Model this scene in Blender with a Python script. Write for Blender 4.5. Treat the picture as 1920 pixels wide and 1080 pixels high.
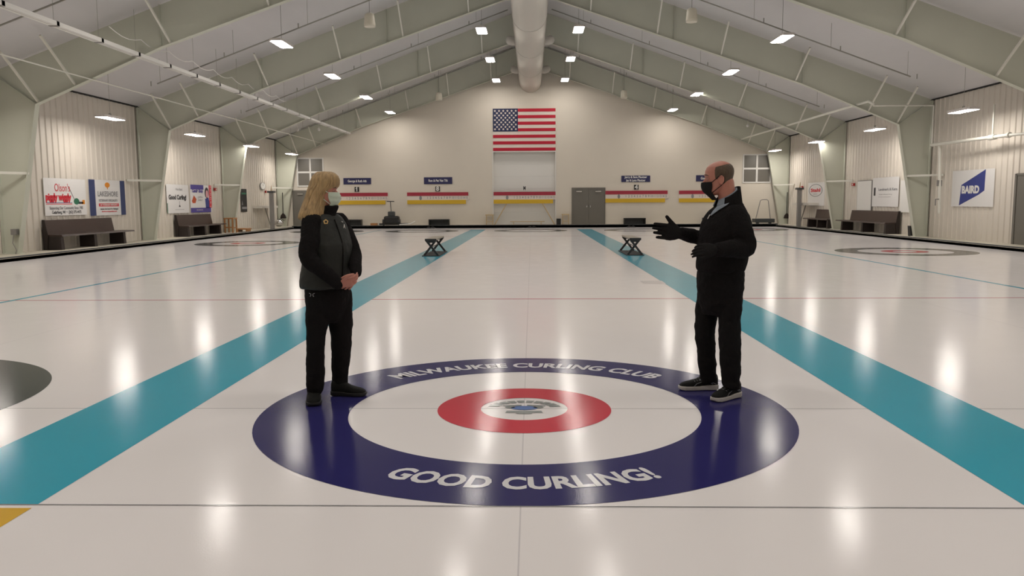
import bpy, math, random
from mathutils import Vector, Matrix, noise
random.seed(7)
PI = math.pi
S = bpy.context.scene
for o in list(bpy.data.objects): bpy.data.objects.remove(o)
COL = S.collection

# ------------------------------------------------------------------ camera
FPX = 1505.8
CAM = Vector((0.0576, -5.5476, 1.4540))
PITCH, YAW, ROLL = 0.10723, 0.02501, -0.00578
_fw = Vector((-math.sin(YAW)*math.cos(PITCH), math.cos(YAW)*math.cos(PITCH), -math.sin(PITCH)))
_r0 = Vector((math.cos(YAW), math.sin(YAW), 0)); _u0 = _r0.cross(_fw)
_r = _r0*math.cos(ROLL) + _u0*math.sin(ROLL); _u = _u0*math.cos(ROLL) - _r0*math.sin(ROLL)
cd = bpy.data.cameras.new('camera'); cam = bpy.data.objects.new('camera', cd); COL.objects.link(cam)
cd.sensor_width = 36; cd.lens = FPX/1920*36; cd.clip_end = 200; cd.clip_start = .05
M = Matrix(((_r.x, _u.x, -_fw.x, CAM.x), (_r.y, _u.y, -_fw.y, CAM.y), (_r.z, _u.z, -_fw.z, CAM.z), (0, 0, 0, 1)))
cam.matrix_world = M
S.camera = cam
# ------------------------------------------------------------------ world and exposure
w = bpy.data.worlds.new('world'); S.world = w; w.use_nodes = True
w.node_tree.nodes['Background'].inputs[0].default_value = (.5, .55, .6, 1)
w.node_tree.nodes['Background'].inputs[1].default_value = 0.3
S.view_settings.view_transform = 'Standard'; S.view_settings.look = 'None'
S.view_settings.exposure = 0.0; S.view_settings.gamma = 1; S.view_settings.use_curve_mapping = False
LAMP_E = 41.0
LAMP_C = (1.0, .932, .855)

def ray(px, py): return _fw + _r*((px-960)/FPX) - _u*((py-540)/FPX)
def at(px, py, Y): d = ray(px, py); return CAM + d*((Y-CAM.y)/d.y)
def atX(px, py, X): d = ray(px, py); return CAM + d*((X-CAM.x)/d.x)
def atZ(px, py, Z): d = ray(px, py); return CAM + d*((Z-CAM.z)/d.z)

# ------------------------------------------------------------------ materials
def nt(name):
    m = bpy.data.materials.new(name); m.use_nodes = True
    return m, m.node_tree.nodes, m.node_tree.links, m.node_tree.nodes['Principled BSDF']
def mat(name, col, rough=.5, metal=0, spec=.5, nscale=0, namt=.06, bump=0, bscale=None, stretch=(1, 1, 1), coat=0, sheen=0):
    m, N, L, P = nt(name)
    P.inputs['Base Color'].default_value = (*col, 1); P.inputs['Roughness'].default_value = rough
    P.inputs['Metallic'].default_value = metal; P.inputs['Specular IOR Level'].default_value = spec
    if coat: P.inputs['Coat Weight'].default_value = coat; P.inputs['Coat Roughness'].default_value = .15
    if sheen: P.inputs['Sheen Weight'].default_value = sheen
    if nscale or bump:
        tc = N.new('ShaderNodeTexCoord'); mp = N.new('ShaderNodeMapping'); mp.inputs['Scale'].default_value = stretch
        L.new(tc.outputs['Object'], mp.inputs[0])
    if nscale:
        n = N.new('ShaderNodeTexNoise'); n.inputs['Scale'].default_value = nscale; n.inputs['Detail'].default_value = 4
        L.new(mp.outputs[0], n.inputs['Vector'])
        mx = N.new('ShaderNodeMix'); mx.data_type = 'RGBA'
        mx.inputs[6].default_value = (*[max(0, c*(1-namt)) for c in col], 1); mx.inputs[7].default_value = (*[min(1, c*(1+namt)) for c in col], 1)
        L.new(n.outputs['Fac'], mx.inputs[0]); L.new(mx.outputs[2], P.inputs['Base Color'])
    if bump:
        n = N.new('ShaderNodeTexNoise'); n.inputs['Scale'].default_value = bscale or 20; n.inputs['Detail'].default_value = 3
        L.new(mp.outputs[0], n.inputs['Vector'])
        b = N.new('ShaderNodeBump'); b.inputs['Strength'].default_value = bump; b.inputs['Distance'].default_value = .02
        L.new(n.outputs['Fac'], b.inputs['Height']); L.new(b.outputs[0], P.inputs['Normal'])
    return m
def icemat(name, col, namt=.03):
    m, N, L, P = nt(name)
    P.inputs['Roughness'].default_value = .17; P.inputs['IOR'].default_value = 1.31; P.inputs['Specular IOR Level'].default_value = .17
    P.inputs['Sheen Weight'].default_value = .22; P.inputs['Sheen Roughness'].default_value = .16; P.inputs['Sheen Tint'].default_value = (1, .97, .96, 1)   # frost on the pebbled surface; sheen also stands in for grazing wall reflection
    tc = N.new('ShaderNodeNewGeometry')
    n = N.new('ShaderNodeTexNoise'); n.inputs['Scale'].default_value = .6; n.inputs['Detail'].default_value = 5
    L.new(tc.outputs['Position'], n.inputs['Vector'])
    mx = N.new('ShaderNodeMix'); mx.data_type = 'RGBA'
    mx.inputs[6].default_value = (*[c*(1-namt) for c in col], 1); mx.inputs[7].default_value = (*[min(1, c*(1+namt)) for c in col], 1)
    L.new(n.outputs['Fac'], mx.inputs[0]); L.new(mx.outputs[2], P.inputs['Base Color'])
    r = N.new('ShaderNodeTexNoise'); r.inputs['Scale'].default_value = 3; r.inputs['Detail'].default_value = 6
    L.new(tc.outputs['Position'], r.inputs['Vector'])
    mr = N.new('ShaderNodeMapRange'); mr.inputs[3].default_value = .09; mr.inputs[4].default_value = .17
    L.new(r.outputs['Fac'], mr.inputs[0]); L.new(mr.outputs[0], P.inputs['Roughness'])
    p = N.new('ShaderNodeTexNoise'); p.inputs['Scale'].default_value = 110; p.inputs['Detail'].default_value = 2
    L.new(tc.outputs['Position'], p.inputs['Vector'])
    b = N.new('ShaderNodeBump'); b.inputs['Strength'].default_value = .07; b.inputs['Distance'].default_value = .003
    L.new(p.outputs['Fac'], b.inputs['Height']); L.new(b.outputs[0], P.inputs['Normal'])
    return m
MT = dict(
    ice=icemat('ice', (.87, .845, .85)), ice_navy=icemat('ice_navy', (.030, .028, .135), .1), ice_red=icemat('ice_red', (.62, .045, .075), .08),
    ice_blue=icemat('ice_turquoise', (.025, .39, .54), .06), ice_grey=icemat('ice_charcoal', (.045, .056, .058), .08),
    ice_yellow=icemat('ice_yellow', (.72, .43, .03), .05), ice_letter=icemat('ice_lettering', (.74, .74, .77)), ice_line=icemat('ice_line', (.20, .20, .21)),
    ice_redline=icemat('ice_red_line', (.50, .07, .10)), ice_faint=icemat('ice_faint', (.68, .66, .68)), ice_crest=icemat('ice_crest', (.33, .36, .36), .3), ice_crestblue=icemat('ice_crest_blue', (.12, .22, .5), .1),
    wall=mat('wall_paint', (.70, .645, .56), .6, nscale=1.2, namt=.03), panel=mat('wall_panel_steel', (.66, .61, .54), .45, nscale=2, namt=.04),
    steel=mat('painted_steel', (.565, .58, .49), .36, nscale=1.5, namt=.05), pad=mat('bumper_grey_pad', (.085, .10, .115), .5), steelw=mat('white_painted_steel', (.70, .69, .62), .4),
    ceil=mat('roof_insulation_facing', (.64, .63, .645), .32, nscale=.8, namt=.05, bump=.35, bscale=1.6, stretch=(2.2, .5, 2.2)),
    duct=mat('duct_white', (.62, .59, .535), .5), board=mat('bumper_black_foam', (.036, .041, .044), .6), walk=mat('walkway_concrete', (.52, .485, .40), .7, nscale=4, namt=.12),
    black=mat('black', (.012, .012, .013), .55), blackm=mat('black_metal', (.02, .02, .022), .4), dark=mat('dark_grey', (.05, .055, .058), .5),
    grey=mat('grey_steel', (.22, .21, .20), .5), doorg=mat('door_grey', (.155, .145, .125), .5), glassd=mat('dull_window_panel', (.16, .15, .13), .35, nscale=60, namt=.15),
    white=mat('white', (.74, .73, .70), .5), vinyl=mat('banner_vinyl', (.74, .73, .72), .4, bump=.5, bscale=2.5), pipe=mat('sprinkler_pipe_grey', (.34, .335, .30), .45), eave=mat('eave_black', (.01, .01, .01), .7),
    lampbody=mat('lamp_housing', (.62, .58, .56), .45), red=mat('scoreboard_red', (.36, .02, .045), .5), yellow=mat('scoreboard_yellow', (.66, .42, .02), .5),
    navy=mat('navy', (.02, .02, .09), .5), flagred=mat('flag_red', (.48, .006, .03), .7), flagblue=mat('flag_blue', (.012, .02, .075), .7), flagwhite=mat('flag_white', (.74, .66, .60), .7),
    bred=mat('banner_red', (.62, .02, .04), .5), bblue=mat('banner_blue', (.025, .04, .22), .5), bnavy=mat('banner_navy', (.03, .045, .14), .5), bpurple=mat('banner_purple', (.07, .05, .28), .5), borange=mat('banner_orange', (.75, .27, .02), .5),
    bgreen=mat('banner_green', (.02, .15, .08), .5), bgrey=mat('banner_grey', (.25, .25, .26), .5), bblack=mat('banner_ink', (.03, .03, .035), .5), bpink=mat('banner_pink', (.7, .35, .38), .5), bfire=mat('banner_fire', (.5, .08, .02), .5),
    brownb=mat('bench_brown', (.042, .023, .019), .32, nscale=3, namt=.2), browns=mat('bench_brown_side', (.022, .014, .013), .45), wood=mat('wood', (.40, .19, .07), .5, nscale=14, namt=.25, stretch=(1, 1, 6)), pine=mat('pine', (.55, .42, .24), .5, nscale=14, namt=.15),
    tan=mat('bench_top_tan', (.30, .265, .21), .5, nscale=10, namt=.1), mat_=mat('rubber_mat', (.035, .036, .036), .8), silver=mat('silver', (.6, .6, .6), .2, metal=1),
    alarm=mat('alarm_red', (.35, .01, .01), .4), speaker=mat('speaker_cream', (.70, .66, .55), .4),
    cloth=mat('black_fleece', (.0118, .0108, .0114), .95, spec=.08, bump=.5, bscale=60), trousers=mat('black_trousers', (.0110, .0103, .0108), .9, spec=.08, bump=.5, bscale=25), vest=mat('charcoal_vest', (.022, .024, .022), .65, spec=.3, bump=.6, bscale=9),
    glove=mat('black_glove', (.013, .0122, .0128), .85, spec=.12, bump=.3, bscale=120), skin=mat('skin', (.50, .215, .165), .45, nscale=9, namt=.12), skinh=mat('skin_man', (.47, .20, .15), .4, nscale=8, namt=.15),
    hairb=mat('hair_blond', (.41, .28, .135), .45, nscale=3.5, namt=.75, bump=.35, bscale=7, stretch=(14, 14, .55)), hairm=mat('hair_brown', (.095, .062, .040), .6, nscale=60, namt=.4, bump=.6, bscale=160, stretch=(1, 1, .35)),
    maskm=mat('mask_mint', (.56, .66, .56), .75), maskb=mat('mask_black', (.015, .015, .0155), .85, spec=.15), shirt=mat('shirt_blue_grey', (.22, .26, .31), .7, nscale=90, namt=.3), shoe=mat('shoe_black', (.012, .0125, .012), .7, spec=.15, bump=.3, bscale=150), sole=mat('sole_white', (.50, .48, .46), .5), soleb=mat('sole_black', (.009, .009, .009), .6),
    shoegrey=mat('shoe_trim_grey', (.20, .21, .22), .45), eyew=mat('eye_white', (.6, .57, .53), .2), eyed=mat('iris_dark', (.03, .02, .015), .15), brow=mat('brow', (.12, .07, .045), .7), pin=mat('pin_gold', (.75, .52, .22), .35, metal=.3),
)
def emis(name, col, s):
    m, N, L, P = nt(name); P.inputs['Base Color'].default_value = (.8, .8, .8, 1)
    P.inputs['Emission Color'].default_value = (*col, 1); P.inputs['Emission Strength'].default_value = s; return m
MT['lamp'] = emis('lamp_diffuser', LAMP_C, LAMP_E)

# ------------------------------------------------------------------ mesh helpers
class MB:
    def __init__(s): s.v = []; s.f = []
    def add(s, v, f): n = len(s.v); s.v += [Vector(p) for p in v]; s.f += [tuple(i+n for i in q) for q in f]; return s
    def box(s, x0, x1, y0, y1, z0, z1):
        return s.add([(x0, y0, z0), (x1, y0, z0), (x1, y1, z0), (x0, y1, z0), (x0, y0, z1), (x1, y0, z1), (x1, y1, z1), (x0, y1, z1)],
                     [(3, 2, 1, 0), (4, 5, 6, 7), (0, 1, 5, 4), (1, 2, 6, 5), (2, 3, 7, 6), (3, 0, 4, 7)])
    def bar(s, p, q, wd, ht, ref=(0, 0, 1)):
        p, q = Vector(p), Vector(q); d = (q-p).normalized(); ref = Vector(ref)
        if abs(d.dot(ref)) > .98: ref = Vector((0, 1, 0))
        a = d.cross(ref).normalized(); b = a.cross(d).normalized(); v = []
        for c in (p, q):
            for i, j in ((-1, -1), (1, -1), (1, 1), (-1, 1)): v.append(c + a*(i*wd/2) + b*(j*ht/2))
        return s.add(v, [(0, 1, 2, 3), (7, 6, 5, 4), (0, 4, 5, 1), (1, 5, 6, 2), (2, 6, 7, 3), (3, 7, 4, 0)])
    def loft(s, rings):  # rings: lists of equal point counts, closed with fans
        n = len(rings[0]); v = []; f = []
        for r in rings: v += r
        for i in range(len(rings)-1):
            for j in range(n): f.append((i*n+j, i*n+(j+1) % n, (i+1)*n+(j+1) % n, (i+1)*n+j))
        c0 = sum((Vector(p) for p in rings[0]), Vector())/n; c1 = sum((Vector(p) for p in rings[-1]), Vector())/n
        v += [c0, c1]; k = len(rings)*n
        for j in range(n): f.append((k, (j+1) % n, j)); f.append((k+1, (len(rings)-1)*n+j, (len(rings)-1)*n+(j+1) % n))
        return s.add(v, f)
    def tube(s, pts, r, n=10, flat=1.0, ref=(0, 0, 1), caps=True):
        # pts positions; r radius or list; rounded ends
        P = [Vector(p) for p in pts]; R = list(r) if hasattr(r, '__iter__') else [r]*len(P)
        if caps:
            d0 = (P[0]-P[1]).normalized(); d1 = (P[-1]-P[-2]).normalized()
            P = [P[0]+d0*R[0]*.85, P[0]+d0*R[0]*.5] + P + [P[-1]+d1*R[-1]*.5, P[-1]+d1*R[-1]*.85]; R = [R[0]*.4, R[0]*.83] + R + [R[-1]*.83, R[-1]*.4]
        rings = []; a = None
        for i, p in enumerate(P):
            d = (P[min(i+1, len(P)-1)] - P[max(i-1, 0)]).normalized()
            if a is None:
                rf = Vector(ref)
                if abs(d.dot(rf)) > .95: rf = Vector((0, 1, 0)) if abs(d.y) < .9 else Vector((1, 0, 0))
                a = d.cross(rf).normalized()
            else: a = (a - d*a.dot(d)).normalized()
            b = a.cross(d)
            rings.append([p + a*(R[i]*math.cos(t*2*PI/n)) + b*(R[i]*flat*math.sin(t*2*PI/n)) for t in range(n)])
        return s.loft(rings)
    def cyl(s, p, q, r, n=16, r2=None):
        return s.tube([p, q], [r, r if r2 is None else r2], n, caps=False)
    def ell(s, c, a, b, h, ax=None, n=14, m=9):  # ellipsoid with axes vectors
        X, Y, Z = ax or (Vector((1, 0, 0)), Vector((0, 1, 0)), Vector((0, 0, 1))); c = Vector(c); rings = []
        for i in range(1, m):
            t = PI*i/m; rr = math.sin(t); z = -math.cos(t)
            rings.append([c + X*(a*rr*math.cos(k*2*PI/n)) + Y*(b*rr*math.sin(k*2*PI/n)) + Z*(h*z) for k in range(n)])
        return s.loft(rings)
    def prism(s, poly, off):  # 3D polygon extruded by vector
        n = len(poly); off = Vector(off); v = [Vector(p) for p in poly] + [Vector(p)+off for p in poly]
        return s.add(v, [tuple(range(n)), tuple(range(2*n-1, n-1, -1))] + [(j, j+n, (j+1) % n+n, (j+1) % n) for j in range(n)])
    def build(s, name, m, parent=None, smooth=False, bevel=0, remesh=0, sm=4):
        me = bpy.data.meshes.new(name); me.from_pydata([tuple(p) for p in s.v], [], s.f); me.materials.append(MT[m] if isinstance(m, str) else m)
        me.update()
        import bmesh
        bm = bmesh.new(); bm.from_mesh(me)
        if remesh or not smooth: bmesh.ops.recalc_face_normals(bm, faces=bm.faces)
        else: bmesh.ops.recalc_face_normals(bm, faces=bm.faces)
        bm.to_mesh(me); bm.free()
        o = bpy.data.objects.new(name, me); COL.objects.link(o)
        if smooth: me.shade_smooth()
        if parent: o.parent = parent; o.matrix_parent_inverse = WM(parent).inverted()
        if bevel: b = o.modifiers.new('bevel', 'BEVEL'); b.width = bevel; b.segments = 2
        if remesh:
            r = o.modifiers.new('remesh', 'REMESH'); r.mode = 'VOXEL'; r.voxel_size = remesh; r.use_smooth_shade = True
            if sm: q = o.modifiers.new('smooth', 'SMOOTH'); q.factor = .5; q.iterations = sm
        return o
def WM(o):
    m = Matrix.LocRotScale(o.location, o.rotation_euler, o.scale)
    return (WM(o.parent) @ o.matrix_parent_inverse @ m) if o.parent else m
def thing(name, label, cat, loc=(0, 0, 0), group=None, rz=0, kind=None):
    o = bpy.data.objects.new(name, None); COL.objects.link(o); o.location = loc; o.rotation_euler = (0, 0, rz); o.empty_display_size = .1
    return tag(o, label, cat, group, kind)
def tag(o, label=None, cat=None, group=None, kind=None):
    for k, v in (('label', label), ('category', cat), ('group', group), ('kind', kind)):
        if v: o[k] = v
    return o
def dup(root, loc=None, rz=None, label=None, group=None, sx=None):
    kids = [(c, [g for g in KIDS(c)]) for c in KIDS(root)]
    r = root.copy(); COL.objects.link(r)
    if loc is not None: r.location = loc
    if rz is not None: r.rotation_euler = (0, 0, rz)
    if label: r['label'] = label
    if group: r['group'] = group
    for c, gs in kids:
        d = c.copy(); COL.objects.link(d); d.parent = r
        for g in gs: h = g.copy(); COL.objects.link(h); h.parent = d
    return r
def KIDS(o): return [c for c in bpy.data.objects if c.parent == o]

def text_data(s, size, bold=0.0, align='CENTER', squeeze=1.0):
    cu = bpy.data.curves.new('t', 'FONT'); cu.body = s; cu.size = size; cu.align_x = align; cu.align_y = 'CENTER'; cu.offset = bold; cu.resolution_u = 3; cu.fill_mode = 'FRONT'
    o = bpy.data.objects.new('t', cu); COL.objects.link(o); bpy.context.view_layer.update()
    me = bpy.data.meshes.new_from_object(o.evaluated_get(bpy.context.evaluated_depsgraph_get()))
    v = [(p.co.x*squeeze, p.co.y) for p in me.vertices]; f = [tuple(p.vertices) for p in me.polygons]
    bpy.data.objects.remove(o); bpy.data.curves.remove(cu); bpy.data.meshes.remove(me)
    return v, f
class Plane:  # a flat frame on a wall: o origin, r right, u up, n towards the room
    def __init__(s, o, r, n): s.o = Vector(o); s.r = Vector(r); s.u = Vector((0, 0, 1)); s.n = Vector(n)
    def p(s, x, z, d=0): return s.o + s.r*x + s.u*z + s.n*d
    def rect(s, mb, x0, x1, z0, z1, d0, d1): return mb.prism([s.p(x0, z0, d0), s.p(x1, z0, d0), s.p(x1, z1, d0), s.p(x0, z1, d0)], s.n*(d1-d0))
    def poly(s, mb, pts, d0, d1): return mb.prism([s.p(x, z, d0) for x, z in pts], s.n*(d1-d0))
    def text(s, mb, t, x, z, size, d, bold=0, squeeze=1.0, width=None, ang=0):
        v, f = text_data(t, size, bold, squeeze=squeeze)
        if width: ww = max(a for a, b in v)-min(a for a, b in v); k = width/ww; v = [(a*k, b) for a, b in v]
        ca, sa = math.cos(ang), math.sin(ang)
        return mb.add([s.p(x+a*ca-b*sa, z+a*sa+b*ca, d) for a, b in v], f)
def disc(c, a, b, n=40): return [(c[0]+a*math.cos(2*PI*i/n), c[1]+b*math.sin(2*PI*i/n)) for i in range(n)]

# ------------------------------------------------------------------ constants of the hall
WX, EZ, RZ, FY = 14.6, 5.03, 10.35, 41.0
NEAR = -9.0
SL = (RZ-EZ)/WX
def roof(x): return RZ - SL*abs(x)
ICEL, ICER, ICEF, ICEN = -13.25, 13.5, 39.15, -4.5

# ------------------------------------------------------------------ the shell
b = MB().box(ICEL, ICER, ICEN, ICEF, -.3, 0); tag(b.build('floor', 'ice'), 'pale smooth curling ice of the hall', 'floor', kind='structure')
b = MB(); b.box(-WX, ICEL, NEAR, FY, -.3, .09); b.box(ICER, WX, NEAR, FY, -.3, .09); b.box(ICEL, ICER, ICEF, FY+.4, -.3, .13); b.box(ICEL, ICER, NEAR, ICEN, -.3, .09)
tag(b.build('walkway', 'walk'), 'narrow concrete walkway round the ice', 'floor', kind='structure')
for nm, q, lab in (('trim_1', (ICEL-.1, ICEL, ICEN, ICEF, -.1, .12), 'black foam board along the left ice edge'), ('trim_2', (ICER, ICER+.1, ICEN, ICEF, -.1, .12), 'black foam board along the right ice edge'), ('trim_3', (ICEL-.1, ICER+.1, ICEF, ICEF+.12, -.1, .17), 'black foam board at the far end of the ice')):
    t = thing(nm, lab, 'board', ((q[0]+q[1])/2, (q[2]+q[3])/2, 0), kind='structure')
    MB().box(*q[:5], q[5]-.04).build('pad', 'pad', t); MB().box(q[0], q[1], q[2], q[3], q[5]-.04, q[5]).build('cap', 'board', t, bevel=.01)
def sidewall(sgn):
    b = MB(); y = NEAR; prof = []
    while y < FY:
        prof += [(y, 0), (y+.22, 0), (y+.245, .03), (y+.28, .03)]; y += .305
    prof.append((FY+.1, 0))
    v = []; f = []
    for (yy, d) in prof: v += [(sgn*(WX-d), yy, -.1), (sgn*(WX-d), yy, EZ+.02)]
    for i in range(len(prof)-1): q = (2*i, 2*i+2, 2*i+3, 2*i+1); f.append(q if sgn < 0 else q[::-1])
    b.add(v, f); return b
tag(sidewall(-1).build('wall_left', 'panel'), 'left wall of ribbed cream steel panels', 'wall', kind='structure')
tag(sidewall(1).build('wall_right', 'panel'), 'right wall of ribbed cream steel panels', 'wall', kind='structure')
AX0, AX1, AZ = -2.14, 1.41, 4.27
b = MB()
b.add([(-WX, FY, 0), (AX0, FY, 0), (AX0, FY, roof(AX0)), (-WX, FY, EZ)], [(0, 1, 2, 3)])
b.add([(AX1, FY, 0), (WX, FY, 0), (WX, FY, EZ), (AX1, FY, roof(AX1))], [(0, 1, 2, 3)])
b.add([(AX0, FY, AZ), (AX1, FY, AZ), (AX1, FY, roof(AX1)), (0, FY, RZ), (AX0, FY, roof(AX0))], [(0, 1, 2, 3, 4)])
b.add([(AX0, FY, 0), (AX0, FY+.35, 0), (AX0, FY+.35, AZ), (AX0, FY, AZ), (AX1, FY, 0), (AX1, FY+.35, 0), (AX1, FY+.35, AZ), (AX1, FY, AZ)], [(0, 1, 2, 3), (7, 6, 5, 4), (3, 2, 6, 7)])
tag(b.build('wall_back', 'wall'), 'smooth cream gable wall at the far end', 'wall', kind='structure')
b = MB().add([(-WX, NEAR, 0), (WX, NEAR, 0), (WX, NEAR, EZ), (0, NEAR, RZ), (-WX, NEAR, EZ)], [(0, 1, 2, 3, 4)])
tag(b.build('wall_near', 'wall'), 'end wall behind the camera', 'wall', kind='structure')
b = MB()
for s in (-1, 1):
    b.add([(0, NEAR, RZ), (s*WX, NEAR, EZ), (s*WX, FY+.1, EZ), (0, FY+.1, RZ), (0, NEAR, RZ+.1), (s*WX, NEAR, EZ+.1), (s*WX, FY+.1, EZ+.1), (0, FY+.1, RZ+.1)], [(0, 1, 2, 3), (7, 6, 5, 4)])
tag(b.build('ceiling', 'ceil'), 'pitched roof lined with pale grey insulation', 'ceiling', kind='structure')
for k, s in enumerate((-1, 1)):
    b = MB().box(min(s*14.545, s*14.6), max(s*14.545, s*14.6), NEAR, FY, EZ-.03, EZ+.03)
    tag(b.build('trim_%d' % (4+k), 'eave'), 'black gap strip at the top of the %s wall' % ('left' if s < 0 else 'right'), 'trim', kind='structure')
# portal frames
INNER = [(14.13, .09), (13.36, 4.15), (9.85, 5.62), (0, 9.0)]
FRY = [0.25, 8.3, 16.35, 24.4, 32.45, 40.6]
def portal(Y):
    t = thing('portal_frame', 'cream steel portal frame', 'frame', (0, Y, 0), kind='structure')
    for s in (-1, 1):
        c = MB(); c.prism([(s*14.52, Y-.006, .09), (s*14.13, Y-.006, .09), (s*13.36, Y-.006, 4.15), (s*14.52, Y-.006, EZ-.04)], (0, .012, 0))
        c.bar((s*14.13, Y, .09), (s*13.36, Y, 4.15), .2, .016, ref=(1, 0, 0)); c.bar((s*14.54, Y, .09), (s*14.54, Y, EZ-.05), .2, .016, ref=(1, 0, 0))
        c.box(*sorted((s*14.05, s*14.56)), Y-.12, Y+.12, .09, .11)
        c.build('column', 'steel', t)
        c = MB(); c.prism([(s*13.36, Y-.006, 4.15), (s*9.85, Y-.006, 5.62), (0, Y-.006, 9.0), (0, Y-.006, RZ-.03), (s*14.52, Y-.006, EZ)], (0, .012, 0))
        for p, q in ((INNER[1], INNER[2]), (INNER[2], INNER[3])): c.bar((s*p[0], Y, p[1]), (s*q[0], Y, q[1]), .2, .016)
        c.bar((s*13.36, Y, 4.16), (s*14.52, Y, EZ-.04), .2, .018)
        for x in (5.2, 9.85): c.box(s*x-.006, s*x+.006, Y-.09, Y+.09, 5.65 if x > 9 else 7.25, roof(x)-.03)
        c.build('rafter', 'steel', t)
        for x in (13.3, 12.25, 9.6, 6.9, 4.6, 2.2):
            if Y < 41: 
                zb = (4.15+(13.36-x)*(5.62-4.15)/3.51) if x > 9.85 else 5.62+(9.85-x)*(9-5.62)/9.85
                MB().bar((s*x, Y-.02, zb+.02), (s*x, Y-(1.5 if x > 9 else 1.15), roof(x)-.22), .05, .05).build('flange_brace', 'steelw', t)
        xi = 14.13-(2.28-.09)*.77/4.06
        MB().bar((s*xi, Y-.02, 2.30), (s*14.56, Y-1.05, 2.30), .06, .07).build('girt_brace', 'steelw', t)
    return t
for Y in FRY: portal(Y)

# ------------------------------------------------------------------ ice markings
def annulus(mb, c, r0, r1, z, n=128):
    v = []; 
    for i in range(n):
        t = 2*PI*i/n
        v += [(c[0]+r0*math.cos(t), c[1]+r0*math.sin(t), z), (c[0]+r1*math.cos(t), c[1]+r1*math.sin(t), z)]
    if r0 == 0: return mb.add([(c[0]+r1*math.cos(2*PI*i/n), c[1]+r1*math.sin(2*PI*i/n), z) for i in range(n)], [tuple(range(n))])
    return mb.add(v, [(2*i, 2*i+1, (2*i+3) % (2*n), (2*i+2) % (2*n)) for i in range(n)])
def flat(mb, x0, x1, y0, y1, z): return mb.add([(x0, y0, z), (x1, y0, z), (x1, y1, z), (x0, y1, z)], [(0, 1, 2, 3)])
def house(x, y, outer, label, inner='ice_red'):
    t = thing('target_rings', label, 'curling target', (x, y, 0), 'target rings painted in the ice', kind=None)
    annulus(MB(), (x, y), 1.219, 1.829, .0015).build('outer_ring', outer, t)
    annulus(MB(), (x, y), .305, .61, .0015).build('inner_ring', inner, t)
    return t
lines = MB(); 
for y in (0.0,): flat(lines, ICEL, ICER, y-.003, y+.003, .0005)
tag(lines.build('tee_line', 'ice_line'), 'thin dark line across the ice through the centre of the near rings', 'line')
tag(flat(MB(), ICEL, ICER, -1.839, -1.831, .0036).build('back_line', 'ice_line'), 'thin dark line across the ice touching the near edge of the big rings', 'line')
tag(flat(MB(), ICEL, ICER, 6.375, 6.43, .0008).build('hog_line', 'ice_redline'), 'thin red hog line across the ice behind the two people', 'line')
tag(flat(MB(), ICEL, ICER, 28.3, 28.4, .0008).build('hog_line', 'ice_redline'), 'distant faint red hog line across the ice near the far end', 'line')
for x, lab in ((0, 'faint centre line running up the middle lane'), (-5.5, 'faint centre line of the lane left of the middle'), (5.6, 'faint centre line of the lane right of the middle')):
    tag(flat(MB(), x-.0035, x+.0035, -3.6, 38.4, .0007).build('centre_line', 'ice_faint'), lab, 'line')
for x0, x1, s in ((-3.139, -2.353, 'left'), (2.399, 3.172, 'right')):
    tag(flat(MB(), x0, x1, -1.829, 36.6, .001).build('divider_stripe', 'ice_blue'), 'wide turquoise divider stripe in the ice %s of the middle lane' % s, 'stripe', 'turquoise divider stripes')
    tag(flat(MB(), x0, x1, -4.4, -1.875, .001).build('divider_stripe', 'ice_yellow'), 'yellow end of the divider stripe on the %s in front of the back line' % s, 'stripe', 'yellow divider ends')
for x, s in ((-7.85, 'left'), (8.05, 'right')):
    tag(flat(MB(), x-.045, x+.045, -1.83, 36.6, .001).build('divider_line', 'ice_blue'), 'thin blue divider line near the %s edge of the ice' % s, 'line', 'thin blue divider lines')
big = house(0, 0, 'ice_navy', 'big navy and red rings with white lettering between the two people')
def arctext(t, rmid, size, half, top, z):
    v, f = text_data(t, size, .009, 'CENTER'); wd = max(a for a, b in v); wl = min(a for a, b in v); mid = (wd+wl)/2; k = 2*half/(wd-wl)
    hs = [b for a, b in v]; hm = (max(hs)+min(hs))/2; out = []
    for a, b in v:
        th = (a-mid)*k
        if top: r = rmid+(b-hm); an = PI/2-th
        else: r = rmid-(b-hm); an = -PI/2+th
        out.append((r*math.cos(an), r*math.sin(an), z))
    return MB().add(out, f)
arctext('MILWAUKEE CURLING CLUB', 1.49, .25, math.radians(47.5), True, .003).build('lettering', 'ice_letter', big)
arctext('GOOD CURLING!', 1.515, .245, math.radians(27.6), False, .003).build('lettering', 'ice_letter', big)
c = MB()
for i in range(10):   # crest: segmented ring of stones and ribbon
    t0 = math.radians(8+i*16.4); t1 = t0+math.radians(13)
    pts = [(r*math.cos(t)*1.05, r*math.sin(t)*.80+.02, .003) for r, t in ((.175, t0), (.175, t1), (.25, t1), (.25, t0))]; c.add(pts, [(3, 2, 1, 0)])
for s in (-1, 1):
    c.add([(s*.10+.03*math.cos(a)*1.3, .03+.025*math.sin(a), .003) for a in [k*PI/5 for k in range(10)]], [tuple(range(10))])
    c.add([(s*x, y, .003) for x, y in ((.02, .10), (.15, .08), (.15, .06), (.02, .07))], [(0, 1, 2, 3)])
c.add([(-.13, -.12, .003), (.13, -.12, .003), (.12, -.07, .003), (-.12, -.07, .003)], [(0, 1, 2, 3)])
c.add([(-.05, -.15, .003), (.05, -.15, .003), (.06, -.122, .003), (-.06, -.122, .003)], [(0, 1, 2, 3)])
c.build('crest', 'ice_crest', big)
MB().add([(.095*math.cos(k*PI/12), .01+.055*math.sin(k*PI/12), .003) for k in range(24)], [tuple(range(24))]).build('crest_oval', 'ice_crestblue', big)
house(-5.55, .05, 'ice_grey', 'charcoal rings cut by the left edge of the photo')
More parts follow.
